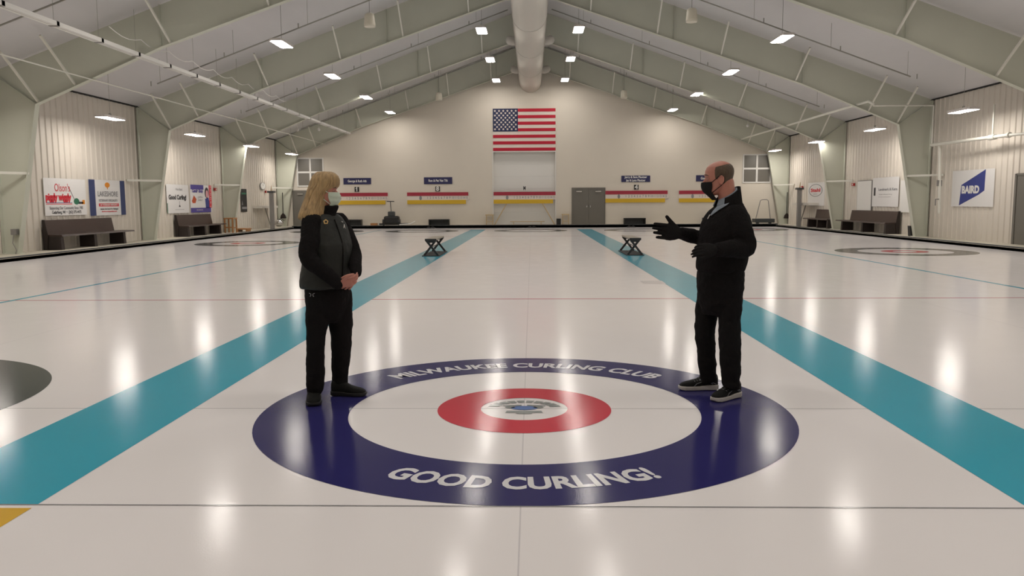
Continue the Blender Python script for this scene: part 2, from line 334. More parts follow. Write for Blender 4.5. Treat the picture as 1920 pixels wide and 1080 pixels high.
house(5.75, .05, 'ice_navy', 'dark rings barely showing at the right edge of the photo')
house(-10.25, 23.4, 'ice_grey', 'charcoal and red rings on the far left ice in front of the dark bench')
house(10.5, 17.2, 'ice_grey', 'charcoal and red rings on the right ice near the side wall')
for x, lab in ((-10.25, 'distant rings at the far end behind the blond person'), (-5.45, 'distant rings at the far end below the black machine'), (0, 'distant rings at the far end of the middle lane'), (5.5, 'distant rings at the far end behind the right folding bench'), (10.9, 'distant rings at the far end behind the balding person')):
    house(x, 34.75, 'ice_grey', lab, inner='ice_faint' if abs(x) < 8 else 'ice_red')
b = flat(MB(), 2.02, 2.42, 8.6, 9.1, .002); tag(b.build('ice_decal', 'ice_faint'), 'small grey square mark in the ice left of the balding person', 'decal')
b = MB()
for i in range(6): v, f = text_data('~', .25); b.add([(-2.35+i*.07+a*.6, 8.8+c_*.9, .002) for a, c_ in v], f)
tag(b.build('ice_decal', 'ice_faint'), 'faint scribbled mark in the ice right of the blond person', 'decal')

# ------------------------------------------------------------------ lamps
def lamp_proto():
    t = thing('panel_light', 'x', 'ceiling light', (0, 0, 0))
    bm_ = MB(); bm_.prism([(-.21, -.56, 0), (-.15, -.64, 0), (.15, -.64, 0), (.21, -.56, 0), (.21, .56, 0), (.15, .64, 0), (-.15, .64, 0), (-.21, .56, 0)], (0, 0, .07))
    bm_.box(-.12, .12, -.35, .35, .07, .09)
    bm_.build('housing', 'lampbody', t)
    MB().add([(-.19, -.54, -.002), (-.14, -.60, -.002), (.14, -.60, -.002), (.19, -.54, -.002), (.19, .54, -.002), (.14, .60, -.002), (-.14, .60, -.002), (-.19, .54, -.002)], [(7, 6, 5, 4, 3, 2, 1, 0)]).build('diffuser', 'lamp', t)
    d = bpy.data.objects[t.name]; return t
ORD = ['nearest the far wall', 'second from the far wall', 'third from the far wall', 'fourth from the far wall', 'fifth from the far wall', 'sixth from the far wall', 'seventh from the far wall', 'eighth from the far wall']
lp = None; hang = {}
for (x, z, row, n) in ((-1.85, 8.0, 'left of the ridge duct', 8), (1.88, 8.0, 'right of the ridge duct', 8), (-7.68, 6.34, 'halfway down the left slope', 8), (7.72, 6.34, 'halfway down the right slope', 8), (-13.2, 4.12, 'low along the left wall', 8), (13.3, 4.12, 'low along the right wall', 8)):
    for i in range(n):
        Y = 39.05-6.4*i; lab = 'lit panel light %s, %s' % (row, ORD[i])
        vis = Y > 12
        if lp is None: lp = lamp_proto(); o = lp
        else: o = dup(lp)
        o.location = (x, Y, z); o['label'] = lab; o['group'] = 'panel lights in the row %s' % row
        key = 'low' if abs(x) > 10 else ('c' if abs(x) < 5 else 'm')
        top = roof(x)-.02
        if key == 'low':
            hm = MB().tube([(0, -.06, .085), (0, -.05, .16), (0, .05, .16), (0, .06, .085)], .014, 6); hm.cyl((0, 0, .16), (0, 0, top-z), .005, 5)
        else:
            hm = MB()
            for yy in (-.3, .3): hm.tube([(0, yy*.3, .085), (0, yy, .085)], .006, 5)
            hm.cyl((0, 0, .08), (0, 0, top-z), .006, 6)
        kk = (key, x > 0)
        if kk not in hang: hang[kk] = hm.build('hanger', 'pipe', None); h = hang[kk]
        else: h = hang[kk].copy(); COL.objects.link(h)
        h.parent = o; h.matrix_parent_inverse = Matrix()
# ------------------------------------------------------------------ ridge duct and things under the roof
t = thing('air_duct', 'long round white air duct under the ridge', 'duct', (0, 15, 8.22)); DZ, DR = 8.22, .635
d = MB(); d.cyl((0, NEAR+.3, DZ), (0, FY-.02, DZ), DR, 40); d.build('duct_body', 'duct', t, smooth=False).data.shade_smooth()
for Y in [24.5+5.4*k for k in range(-5, 4) if 24.5+5.4*k < 40]: MB().cyl((0, Y-.03, DZ), (0, Y+.03, DZ), DR+.012, 40).build('joint_band', 'duct', t, smooth=True)
for Y in (7.2, 15.3, 23.35, 31.5, 39.5):
    for s in (-1, 1): MB().tube([(s*.4, Y, 8.62), (s*.8, Y, 8.62), (s*.92, Y, 8.66)], [.2, .2, .2], 16).build('side_outlet', 'duct', t, smooth=True)
def pendant(px, py, Y, lab, D=.32):
    p = at(px, py, Y); t = thing('pendant_speaker', lab, 'speaker', p, 'bucket speakers hanging from the roof')
    rs = []
    for z, r in ((-.18, .15), (-.19, .165), (-.12, .17), (.1, .15), (.17, .135), (.2, .09)): rs.append([p+Vector((r*math.cos(k*PI/10), r*math.sin(k*PI/10), z)) for k in range(20)])
    MB().loft(rs).build('speaker_body', 'speaker', t, smooth=True)
    MB().cyl(p+Vector((0, 0, .2)), (p.x, p.y, roof(p.x)-.02), .008, 6).build('cable', 'grey', t)
pendant(693, 38, 18.7, 'nearer cream bucket speaker on the left roof slope'); pendant(1297, 29, 18.7, 'nearer cream bucket speaker on the right roof slope')
pendant(823, 181, 35.6, 'far cream bucket speaker on the left roof slope'); pendant(1170, 177, 35.6, 'far cream bucket speaker on the right roof slope')
for px, py, lab in ((598, 243, 'small white dome camera under the left roof slope, the right one of two'), (558, 244, 'small white dome camera under the left roof slope beside the last frame'), (1402, 236, 'small white dome camera under the right roof slope')):
    p = at(px, py, 37.5); t = thing('dome_camera', lab, 'camera', p, 'dome cameras'); MB().ell(p, .07, .07, .08).build('dome', 'white', t, smooth=True); MB().cyl(p, (p.x, p.y, roof(p.x)-.02), .012, 6).build('pole', 'steelw', t)
# linear light channel
t = thing('light_channel', 'long unlit white strip light channel running along the left roof slope', 'strip light', (-10.4, 12, 5.38))
for s in (-1, 1): MB().box(-10.4+s*.055-.045, -10.4+s*.055+.045, -4, 40.9, 5.34, 5.43).build('channel_rail', 'white', t)
Y = -2.4
while Y < 40.5: MB().box(-10.5, -10.3, Y-.05, Y+.05, 5.33, 5.44).build('joint_plate', 'grey', t); MB().cyl((-10.4, Y, 5.4), (-10.4, Y, roof(10.4)-.02), .005, 5).build('hanger_wire', 'pipe', t); Y += 1.84
b = MB(); pts = []
for k in range(9):
    Y0 = 14.2+k*1.6
    for j in range(5): pts.append((-10.15, Y0+j*.32, 5.72-.12*math.sin(j/5*PI)))
b.tube(pts, .01, 6); tag(b.build('loose_cable', 'white', smooth=True), 'thin cable sagging in loops above the white strip channel', 'cable')
tag(MB().cyl((-11.75, NEAR+.1, 4.78), (-11.75, 40.9, 4.78), .018, 8).build('conduit', 'steelw', smooth=True), 'thin conduit under the frames near the left eave', 'pipe')
for Y, lab in ((4.3, 'sprinkler pipe across the roof above the camera'), (12.35, 'sprinkler pipe across the roof in the nearest bay seen'), (20.4, 'sprinkler pipe across the roof in the second bay seen'), (28.4, 'sprinkler pipe across the roof in the third bay seen'), (36.5, 'sprinkler pipe across the roof in the last bay')):
    t = thing('sprinkler_pipe', lab, 'pipe', (0, Y, 9.5), 'sprinkler pipes')
    for s in (-1, 1):
        MB().cyl((s*11.9, Y, roof(11.9)-.75), (s*.9, Y, roof(.9)-.75), .022, 8).build('pipe_run', 'pipe', t, smooth=True)
        for x in (11.8, 9.4, 7, 4.6, 2.2):
            MB().cyl((s*x, Y, roof(x)-.75), (s*x, Y, roof(x)-.01), .006, 5).build('hanger_rod', 'pipe', t)
            MB().cyl((s*x+.3*s, Y, roof(x+.3)-.75), (s*x+.3*s, Y, roof(x+.3)-.6), .018, 6).build('sprinkler_head', 'pipe', t)
# right wall sprinkler main
t = thing('sprinkler_main', 'white sprinkler main with valves dropping down the right wall', 'pipe', (14.1, 22.5, .1))
MB().tube([(11.85, 40.7, 4.87), (11.85, 23.4, 4.87), (11.95, 23.2, 4.75)], .045, 12).build('roof_run', 'steelw', t, smooth=True)
MB().tube([(11.95, 23.2, 4.7), (14.07, 23.3, 4.7), (14.07, 23.3, 3.34)], .03, 10).build('offset_pipe', 'steelw', t, smooth=True)
MB().tube([(14.07, 23.3, 3.34), (14.2, 19.3, 3.33), (14.2, 17.9, 3.3), (14.2, 17.8, 3.15)], [.055, .055, .035, .035], 12).build('wall_run', 'steelw', t, smooth=True)
MB().tube([(14.2, 19.8, 3.33), (14.2, 19.8, 4.3)], .028, 10).build('riser', 'steelw', t, smooth=True)
b = MB(); b.cyl((14.2, 19.95, 3.33), (14.2, 19.65, 3.33), .085); b.cyl((14.2, 19.0, 3.33), (14.2, 18.9, 3.33), .08); b.build('coupling', 'steelw', t)
MB().tube([(14.15, 22.9, 3.34), (14.15, 22.7, 1.0)], .05, 12).build('drop_pipe', 'steelw', t, smooth=True)
b = MB(); b.box(14.08, 14.22, 22.75, 22.85, 1.9, 2.1); b.tube([(14.1, 22.7, 1.45), (13.95, 22.6, 1.45), (13.95, 22.6, 1.25)], .02); b.build('valve', 'grey', t)

# ------------------------------------------------------------------ far wall
BW = Plane((0, FY, 0), (1, 0, 0), (0, -1, 0))
def bx(px, py): p = at(px, py, FY); return p.x, p.z
# garage door in the recess
t = thing('door_3', 'white sectional door in the recess below the flag', 'door', (-.4, FY+.3, 0), kind='structure')
for k in range(6): z0 = .13+k*(AZ-.13)/6; BW.rect(MB(), AX0, AX1, z0+.002, z0+(AZ-.13)/6-.002, -.33, -.28).build('door_panel', 'white', t)
b = MB(); BW.rect(b, AX0-.05, AX0, .13, AZ, 0, .03); BW.rect(b, AX1, AX1+.05, .13, AZ, 0, .03); BW.rect(b, AX0-.05, AX1+.05, AZ, AZ+.06, 0, .03); b.build('door_frame', 'white', t)
# flag
x0, z1 = bx(924, 204); x1, z0 = bx(1041.5, 282.5)
t = thing('flag', 'large flag with red and white stripes and starred blue canton above the recess', 'flag', (x0, FY, z0))
sh = (z1-z0)/13; cx1 = x0+(x1-x0)*.4; cz = z1-7*sh
BW.rect(MB(), x0, x1, z0, z1, .012, .03).build('white_cloth', 'flagwhite', t)
b = MB()
for i in range(0, 13, 2): BW.rect(b, cx1 if i < 7 else x0, x1, z1-(i+1)*sh+.005, z1-i*sh-.005, .03, .045)
b.build('red_stripes', 'flagred', t); BW.rect(MB(), x0, cx1, cz, z1, .03, .047).build('canton', 'flagblue', t)
b = MB(); cw = cx1-x0; chh = z1-cz
for r in range(9):
    for c_ in range(6 if r % 2 == 0 else 5):
        sx = x0+cw*((1 if r % 2 == 0 else 2)+2*c_)/12; sz = z1-chh*(r+1)/10
        BW.poly(b, [(sx+(.075 if k % 2 == 0 else .036)*math.sin(k*PI/5), sz+(.075 if k % 2 == 0 else .036)*math.cos(k*PI/5)) for k in range(10)], .047, .05)
b.build('stars', 'flagwhite', t)
# doors
def bdoor(px0, px1, py0, lab, leaves, name):
    x0, z1 = bx(px0, py0); x1 = bx(px1, py0)[0]; t = thing(name, lab, 'door', (x0, FY, .13), kind='structure')
    b = MB(); BW.rect(b, x0-.05, x0, .13, z1, 0, .06); BW.rect(b, x1, x1+.05, .13, z1, 0, .06); BW.rect(b, x0-.05, x1+.05, z1, z1+.06, 0, .06); b.build('door_frame', 'doorg', t)
    w_ = (x1-x0)/leaves
    for i in range(leaves):
        l = BW.rect(MB(), x0+i*w_+.006, x0+(i+1)*w_-.006, .14, z1-.005, .01, .05).build('door_leaf', 'doorg', t)
        hx = x0+(i+1)*w_-.1 if i == 0 else x0+i*w_+.1
        BW.rect(MB(), hx-.02, hx+.02, 1.1, 1.2, .05, .11).build('door_handle', 'silver', l)
        cxx = x0+w_*.4 if i == 0 else x1-w_*.4
        BW.rect(MB(), cxx-.16, cxx+.16, z1-.19, z1-.13, .05, .12).build('door_closer', 'silver', l)
bdoor(1073.5, 1133.5, 354, 'grey double door right of the recess', 2, 'door_1')
bdoor(550, 584, 359, 'grey door at the far left behind the blond person', 1, 'door_2')
# windows
for i, (a, c_, d_, e) in enumerate(((558, 298, 606, 348), (1395, 291, 1443, 341))):
    x0, z1 = bx(a, c_); x1, z0 = bx(d_, e); mx, mz = (x0+x1)/2, (z0+z1)/2
    t = thing('window_%d' % (i+1), 'four-pane window high on the far wall', 'window', (x0, FY, z0), kind='structure'); g = .05; b = MB()
    BW.rect(b, x0-.06, x0+.01, z0-.06, z1+.06, 0, .04); BW.rect(b, x1-.01, x1+.06, z0-.06, z1+.06, 0, .04); BW.rect(b, x0, x1, z1-.01, z1+.06, 0, .04); BW.rect(b, x0, x1, z0-.06, z0+.01, 0, .04)
    BW.rect(b, mx-g, mx+g, z0, z1, 0, .04); BW.rect(b, x0, x1, mz-g, mz+g, 0, .038); b.build('window_frame', 'white', t)
    for q in ((x0+.01, mx-g, z0+.01, mz-g), (mx+g, x1-.01, z0+.01, mz-g), (x0+.01, mx-g, mz+g, z1-.01), (mx+g, x1-.01, mz+g, z1-.01)): BW.rect(MB(), *q, .005, .015).build('window_pane', 'glassd', t)
# scoreboards
def scoreboard(a, d_, ytop, num, lab, stand=False):
    x0, zt = bx(a, ytop); x1 = bx(d_, ytop)[0]; k = 1/32.4; D0 = -.06 if False else 0
    t = thing('scoreboard', lab, 'scoreboard', (x0, FY, zt-.65), 'curling scoreboards on the far wall')
    BW.rect(MB(), x0, x1, zt-.20, zt, .01, .06).build('red_bar', 'red', t)
    s = BW.rect(MB(), x0, x1+.06, zt-.44, zt-.20, .01, .045).build('number_strip', 'flagwhite', t)
    BW.rect(MB(), x0, x1-.14, zt-.67, zt-.44, .01, .06).build('yellow_bar', 'yellow', t)
    b = MB(); W_ = x1-x0
    for i in range(15): BW.text(b, str(i+1), x0+W_*(.335+.0455*i), zt-.32, .19, .048, .002, squeeze=.75 if i > 8 else .9)
    b.build('numbers', 'bgrey', s)
    BW.poly(MB(), disc((x0+W_*.22, zt-.32), .075, .12, 20), .045, .06).build('hammer_disc', 'bgrey', s)
    if num:
        cx = x0+W_*.5
        q = BW.rect(MB(), cx-.13, cx+.13, zt+.06, zt+.34, .005, .03).build('number_plate', 'black' if num != 'M' else 'white', t)
        b = MB(); BW.text(b, num, cx, zt+.2, .34 if num != 'M' else .30, .033, .012, squeeze=1 if num != 'M' else .62)
        if num == '1': BW.poly(b, [(cx-.02, zt+.30), (cx-.075, zt+.25), (cx-.075, zt+.22), (cx-.02, zt+.25)], .032, .034)
        b.build('numeral', 'white' if num != 'M' else 'bblack', q)
    return t, x0, x1, zt
scoreboard(612, 727, 362, '1', 'scoreboard with numeral 1 beside the blond person\'s mask'); scoreboard(763.5, 878, 361, '8', 'scoreboard with numeral 8, between the blond person and the recess')
t, x0, x1, zt = scoreboard(925.5, 1041.5, 360, 'M', 'scoreboard marked M across the recess below the flag')
b = MB(); b.bar((x0+.75, FY-.04, zt-.67), (x0+.05, FY-.2, .13), .06, .05); b.build('support_strut', 'pine', t); b = MB(); b.bar((x1-.75, FY-.04, zt-.67), (x1-.05, FY-.2, .13), .06, .05); b.build('support_strut', 'pine', t)
scoreboard(1134.5, 1251.5, 358, '4', 'scoreboard with numeral 4 right of the grey double door'); scoreboard(1273, 1388.5, 357.5, '5', 'scoreboard partly hidden behind the balding person\'s head')
def plaque(a, c_, d_, e, lines_, lab):
    x0, z1 = bx(a, c_); x1, z0 = bx(d_, e); t = thing('name_plaque', lab, 'sign', (x0, FY, z0), 'navy plaques above the scoreboards')
    BW.rect(MB(), x0, x1, z0, z1, .005, .035).build('board', 'navy', t); b = MB()
    for i, l in enumerate(lines_): BW.text(b, l, (x0+x1)/2, z1-(z1-z0)*(i+.5)/len(lines_)*(1 if len(lines_) > 1 else 1), .19 if len(lines_) == 1 else .16, .037, .006, width=(x1-x0)*(.68 if len(lines_) == 1 else .78-.1*i))
    b.build('lettering', 'white', t)
plaque(644, 334, 696, 345.5, ['George & Ruth Ath'], 'navy plaque with one white line above scoreboard 1')
plaque(795, 332.5, 848, 345, ['Ron & Pat Van Tilt'], 'navy plaque with one white line above scoreboard 8')
plaque(1165, 329.5, 1219, 341, ['Jerry & Sara Plautzer', 'Jay & Lynn Plautzer'], 'navy plaque with two white lines above scoreboard 4')
plaque(1305, 328.5, 1358, 340, ['Gosselin & Family'], 'navy plaque partly hidden behind the balding person\'s face')
# low things along the far wall
def rack(a, d_, ytop, lab):
    x0, z1 = bx(a, ytop); x1 = bx(d_, ytop)[0]; Y = FY-.45; t = thing('stone_rack', lab, 'rack', (x0, Y, .13), 'low black racks along the far wall')
    MB().box(x0, x1, Y-.2, Y+.25, z1-.05, z1).build('top', 'black', t); MB().box(x0, x1, Y+.2, Y+.24, .13, z1-.05).build('back_panel', 'dark', t)
    for x in (x0, x1-.06): MB().box(x, x+.06, Y-.18, Y+.2, .13, z1-.05).build('side', 'black', t)
rack(650, 681, 411.5, 'low black rack right behind the blond person\'s chest'); rack(806, 844, 411, 'low black rack below scoreboard 8'); rack(1168, 1208, 408.5, 'low black rack below scoreboard 4'); rack(1315, 1352, 408, 'low black rack hidden behind the balding person')
for px, lab in ((808, 'black foot hack at the far end of the lane below scoreboard 8'), (997, 'black foot hack at the far end of the middle lane'), (1183, 'black foot hack at the far end of the lane below scoreboard 4')):
    p = at(px, 427, 38.95); t = thing('foot_hack', lab, 'hack', (p.x, 38.9, 0), 'foot hacks at the far end')
    MB().box(p.x-.23, p.x+.23, 38.75, 39.1, .002, .05).build('base_plate', 'blackm', t)
    for s in (-1, 1): MB().box(p.x+s*.11-.06, p.x+s*.11+.06, 38.8, 39.0, .05, .1).build('foot_pad', 'black', t)
# ice scraper machine
p = at(735, 423, 40.1); X, Y = p.x, 40.1; t = thing('ice_scraper', 'black ice scraping machine with T handle standing at the far end', 'machine', (X, Y, .13))
MB().box(X-.42, X+.42, Y-.3, Y+.3, .2, .68).build('body', 'black', t, bevel=.1); MB().box(X-.2, X+.18, Y-.2, Y+.2, .66, .94).build('motor', 'dark', t, bevel=.06)
MB().cyl((X-.03, Y, .9), (X-.08, Y+.1, 1.48), .022).build('handle_post', 'blackm', t); MB().cyl((X-.28, Y+.1, 1.5), (X+.14, Y+.1, 1.5), .025).build('handle_bar', 'blackm', t)
MB().box(X-.68, X+.95, Y-.25, Y-.1, .17, .27).build('blade', 'blackm', t)
for s in (-1, 1): MB().cyl((X+s*.4, Y-.1, .32), (X+s*.5, Y-.1, .32), .18).build('wheel', 'blackm', t)
b = MB().tube([(X+.5, Y-.35, .19), (X+1.1, Y-.35, .22), (X+1.35, Y-.3, .36)], .04); tag(b.build('hose', 'white', smooth=True), 'short white hose lying by the scraping machine', 'hose')
p = at(704, 420, 40.4); b = MB().box(p.x-.25, p.x+.12, 40.2, 40.5, .13, .27); tag(b.build('tool_tray', 'wood'), 'small tan tray left of the scraping machine', 'tray')
def sawstool(a, d_, yt, lab):
    x0, z1 = bx(a, yt); x1 = bx(d_, yt)[0]; Y = FY-.35; t = thing('wooden_stand', lab, 'stand', (x0, Y, .13), 'small pine stands beside the recess')
    MB().box(x0, x1, Y-.15, Y+.2, z1-.06, z1).build('top', 'pine', t)
    for x in (x0+.03, x1-.06):
        for y in (Y-.12, Y+.15): MB().box(x, x+.04, y, y+.04, .13, z1-.06).build('leg', 'pine', t)
    MB().box(x0+.04, x1-.04, Y-.11, Y-.09, .3, .34).build('stretcher', 'pine', t)
sawstool(911, 926, 402, 'small pine stand left of the recess'); sawstool(1053, 1067, 401, 'small pine stand right of the recess')
x0, z1 = bx(1043, 409.5); x1 = bx(1051, 409)[0]; tag(MB().box(x0, x1, 40.4, 40.65, .13, z1).build('waste_bin', 'black', bevel=.02), 'small black bin between the recess and the pine stand', 'bin')
t = thing('hurdle_rail', 'low thin rail standing in the recess', 'rail', (-.4, 41.1, .13))
MB().cyl((-1.2, 41.12, .30), (.8, 41.12, .30), .02).build('rail', 'pine', t)
for x in (-1.0, .6): MB().cyl((x, 41.12, .13), (x, 41.12, .3), .02).build('post', 'pine', t)

# ------------------------------------------------------------------ side walls
LW = Plane((-WX+.035, 0, 0), (0, 1, 0), (1, 0, 0)); RW = Plane((WX-.035, 0, 0), (0, -1, 0), (-1, 0, 0))
def lw(px, py): p = atX(px, py, -WX+.04); return p.y, p.z
def rw(px, py): p = atX(px, py, WX-.04); return -p.y, p.z
class Ban:  # banner with relative coords 0..1
    def __init__(s, PL, f, a, c_, d_, e, name, label, base='vinyl', wav=True):
        s.x0, s.z1 = f(a, c_); s.x1, s.z0 = f(d_, e); s.P = PL; s.W = s.x1-s.x0; s.H = s.z1-s.z0
        s.t = thing(name, label, 'banner', PL.p(s.x0, s.z0))
        s.P.rect(MB(), s.x0, s.x1, s.z0, s.z1, .0, .012).build('banner_cloth', base, s.t)
    def c(s, x, z): return s.x0+x*s.W, s.z0+z*s.H
    def rect(s, nm, m, a, b_, c_, d_, k=1): p, q = s.c(a, c_), s.c(b_, d_); s.P.rect(MB(), p[0], q[0], p[1], q[1], .012, .012+.0015*k).build(nm, m, s.t)
    def poly(s, nm, m, pts, k=1): s.P.poly(MB(), [s.c(*p) for p in pts], .012, .012+.0015*k).build(nm, m, s.t)
    def text(s, m, tx, x, z, h, w_=None, bold=0, k=3, ang=0): p = s.c(x, z); s.P.text(MB(), tx, p[0], p[1], h*s.H, .0125+.0015*k, bold, width=w_ and w_*s.W, ang=ang).build('lettering', m, s.t)
B = Ban(LW, lw, 80, 333, 163, 402.5, 'banner', 'white banner with red supermarket lettering above the nearest left bench')
B.text('bred', 'Olson\'s', .42, .74, .30, .36); B.text('bred', 'piggly wiggly', .32, .49, .24, .60, bold=.02)
B.rect('stripe', 'bblue', .03, .64, .335, .35); B.rect('stripe', 'bred', .03, .64, .30, .32)
B.text('bgrey', 'Supporting Our Community Since 1985', .5, .20, .11, .8, bold=.003); B.text('bblack', 'Cedarburg, WI  \u2022  (262) 375-4475', .5, .085, .11, .7, bold=.003)
B.poly('broom_handle', 'bblack', [(.56, .80), (.575, .80), (.70, .45), (.69, .44)]); B.poly('curling_stone', 'bgreen', disc((.75, .38), .07, .09, 20)); B.poly('stone_handle', 'bblack', [(.80, .37), (.92, .37), (.92, .31), (.80, .31)]); B.poly('broom_head', 'borange', [(.90, .42), (.96, .42), (.96, .30), (.88, .30)])
B = Ban(LW, lw, 165, 336, 236, 402.5, 'banner', 'white banner with navy sides and an orange tree above the nearest left bench')
B.rect('side_band', 'bnavy', 0, .16, 0, 1); B.rect('side_band', 'bnavy', .86, 1, 0, 1); B.poly('tree_crown', 'borange', disc((.50, .86), .07, .075, 16)); B.rect('tree_trunk', 'borange', .49, .51, .74, .80)
B.text('bgrey', 'LAKESHORE', .5, .60, .2, .56, bold=.006); B.text('bgrey', 'VETERINARY SPECIALISTS', .5, .42, .09, .52, bold=.003); B.rect('red_band', 'bred', .24, .80, .25, .34); B.text('white', '24/7 VETERINARY EMERGENCY', .52, .295, .08, .50, bold=.002)
B.text('bblack', 'Glendale, Oak Creek & Port Washington', .52, .18, .06, .50, bold=.002); B.text('bred', 'lakeshorevetspecialists.com', .52, .11, .05, .42, bold=.002)
B = Ban(LW, lw, 311, 345, 355, 399, 'banner', 'white banner with dark script lettering above the second left bench')
B.text('bgrey', 'West Bend', .55, .83, .12, .3); B.text('bblack', 'Good Curling!', .48, .55, .22, .80, bold=.012); B.rect('broom_handle', 'bgrey', .55, .565, .26, .42); B.poly('broom_head', 'bblack', [(.52, .22), (.60, .22), (.575, .28), (.54, .28)]); B.rect('left_edge', 'bgreen', 0, .03, 0, .35)
B.poly('wine_line', 'bgrey', [(.35, .13), (.75, .13), (.75, .12), (.35, .12)])
B = Ban(LW, lw, 355.5, 346, 397.5, 397.5, 'banner', 'purple and white banner with orange flame and red edge above the second left bench', 'vinyl')
B.rect('top_band', 'bpurple', .02, .62, .83, 1); B.rect('bottom_band', 'bpurple', 0, .95, 0, .17); B.text('bpurple', 'Candle Shop', .33, .78, .16, .5, k=4, bold=.01); B.poly('flame', 'bfire', [(.06, .42), (.16, .62), (.27, .48), (.22, .34), (.09, .34)])
B.text('bgrey', 'OPEN', .45, .55, .10, .22); B.text('bgrey', 'DAILY', .45, .45, .10, .22); B.text('white', 'CEDARBURG', .4, .09, .07, .3)
B.poly('coat', 'bblue', [(.70, .15), (.68, .5), (.85, .55), (.93, .15)]); B.poly('hair_shape', 'bblack', disc((.77, .72), .10, .2, 20)); B.poly('face_shape', 'bpink', disc((.78, .68), .06, .14, 20), 2); B.rect('red_edge', 'bred', .88, 1, .17, 1, 2); B.text('white', 'MARKET', .94, .62, .10, .5, ang=-PI/2, k=4)
B = Ban(LW, lw, 451, 354, 463.5, 397, 'banner', 'dark narrow poster on the left wall behind the wooden stool', 'black'); B.rect('green_band', 'bgreen', .1, .9, .76, .84); B.rect('pale_band', 'bgrey', .1, .95, .12, .22); B.poly('pale_shape', 'bgrey', [(.1, .3), (.3, .3), (.2, .5)])
B = Ban(RW, rw, 1787, 321, 1862, 388, 'banner', 'white banner with a blue slanted block reading BAIRD on the right wall'); B.poly('blue_block', 'bblue', [(.20, .03), (.24, .60), (.80, .99), (.79, .43), (.66, .32)]); B.text('white', 'BAIRD', .465, .455, .27, .42, bold=.018, k=4)
B = Ban(RW, rw, 1637, 334, 1684, 388, 'banner', 'white banner with small dark lettering between the whiteboards'); B.rect('photo_strip', 'bblack', .06, .13, .38, .66); B.text('bgrey', 'Landmark & Kern', .60, .59, .12, .70, bold=.004); B.text('bgrey', 'Wealth Advisory Group', .52, .42, .05, .5); B.rect('rule', 'bgrey', .25, .72, .33, .34)
B = Ban(RW, rw, 1516, 343, 1545, 386, 'banner', 'white banner with a red word inside a dark oval on the right wall')
b = MB(); o1 = disc((.47, .66), .42, .27, 36); o2 = disc((.47, .66), .38, .245, 36)
for i in range(36): j = (i+1) % 36; B.P.poly(b, [B.c(*o1[i]), B.c(*o1[j]), B.c(*o2[j]), B.c(*o2[i])], .012, .016)
b.build('oval', 'bgrey', B.t); B.text('bred', 'Stahl', .47, .66, .2, .6, bold=.01); B.text('bgrey', 'BREWERY', .47, .50, .06, .25)
# whiteboards, clock, alarms, boxes
for a, c_, d_, e, lab in ((1609, 339, 1634, 396, 'blank whiteboard left of the white lettered banner'), (1690, 338, 1713, 399, 'blank whiteboard behind the right column')):
    x0, z1 = rw(a, c_); x1, z0 = rw(d_, e); t = thing('whiteboard', lab, 'whiteboard', RW.p(x0, z0), 'whiteboards'); RW.rect(MB(), x0, x1, z0, z1, 0, .03).build('frame', 'grey' if a < 1650 else 'steelw', t); RW.rect(MB(), x0+.03, x1-.05, z0+.03, z1-.03, .03, .034).build('writing_surface', 'white', t)
for PL, f, px, py, lab in ((LW, lw, 402.5, 355, 'red fire alarm box right of the purple banner'), (LW, lw, 498, 359.5, 'red fire alarm box below the wall clock'), (RW, rw, 1601, 346, 'red fire alarm box left of the whiteboard'), (RW, rw, 1504.5, 351, 'dark fire alarm box beside the grey post on the right')):
    x, z = f(px, py); t = thing('fire_alarm', lab, 'alarm', PL.p(x, z), 'fire alarm boxes'); PL.rect(MB(), x-.12, x+.12, z-.06, z+.06, .0, .07).build('box', 'alarm', t); PL.rect(MB(), x-.03, x+.05, z-.03, z+.03, .07, .08).build('strobe', 'white', t)
x, z = lw(491.5, 349); t = thing('wall_clock', 'round wall clock on the left wall', 'clock', LW.p(x, z)); LW.poly(MB(), disc((x, z), .42, .2), 0, .05).build('case', 'grey', t); LW.poly(MB(), disc((x, z), .36, .17), .05, .055).build('face', 'white', t); LW.poly(MB(), [(x-.01, z), (x+.01, z), (x+.01, z+.13), (x-.01, z+.13)], .055, .06).build('hand', 'black', t)
x, z = lw(34, 440); t = thing('outlet_box', 'grey outlet box with a cable low on the nearest left column', 'box', (-14.1, 16.2, .7)); MB().box(-14.25, -14.1, 16.2, 16.33, .62, .78).build('box', 'grey', t); MB().tube([(-14.17, 16.2, .62), (-14.2, 16.18, .4), (-14.12, 16.2, .2), (-14.15, 16.2, .1)], .012, 6).build('cord', 'grey', t)
MB
p = at(452.5, 0, 1); b = MB(); b.box(-14.1, -13.98, 24.15, 24.3, .62, .74)
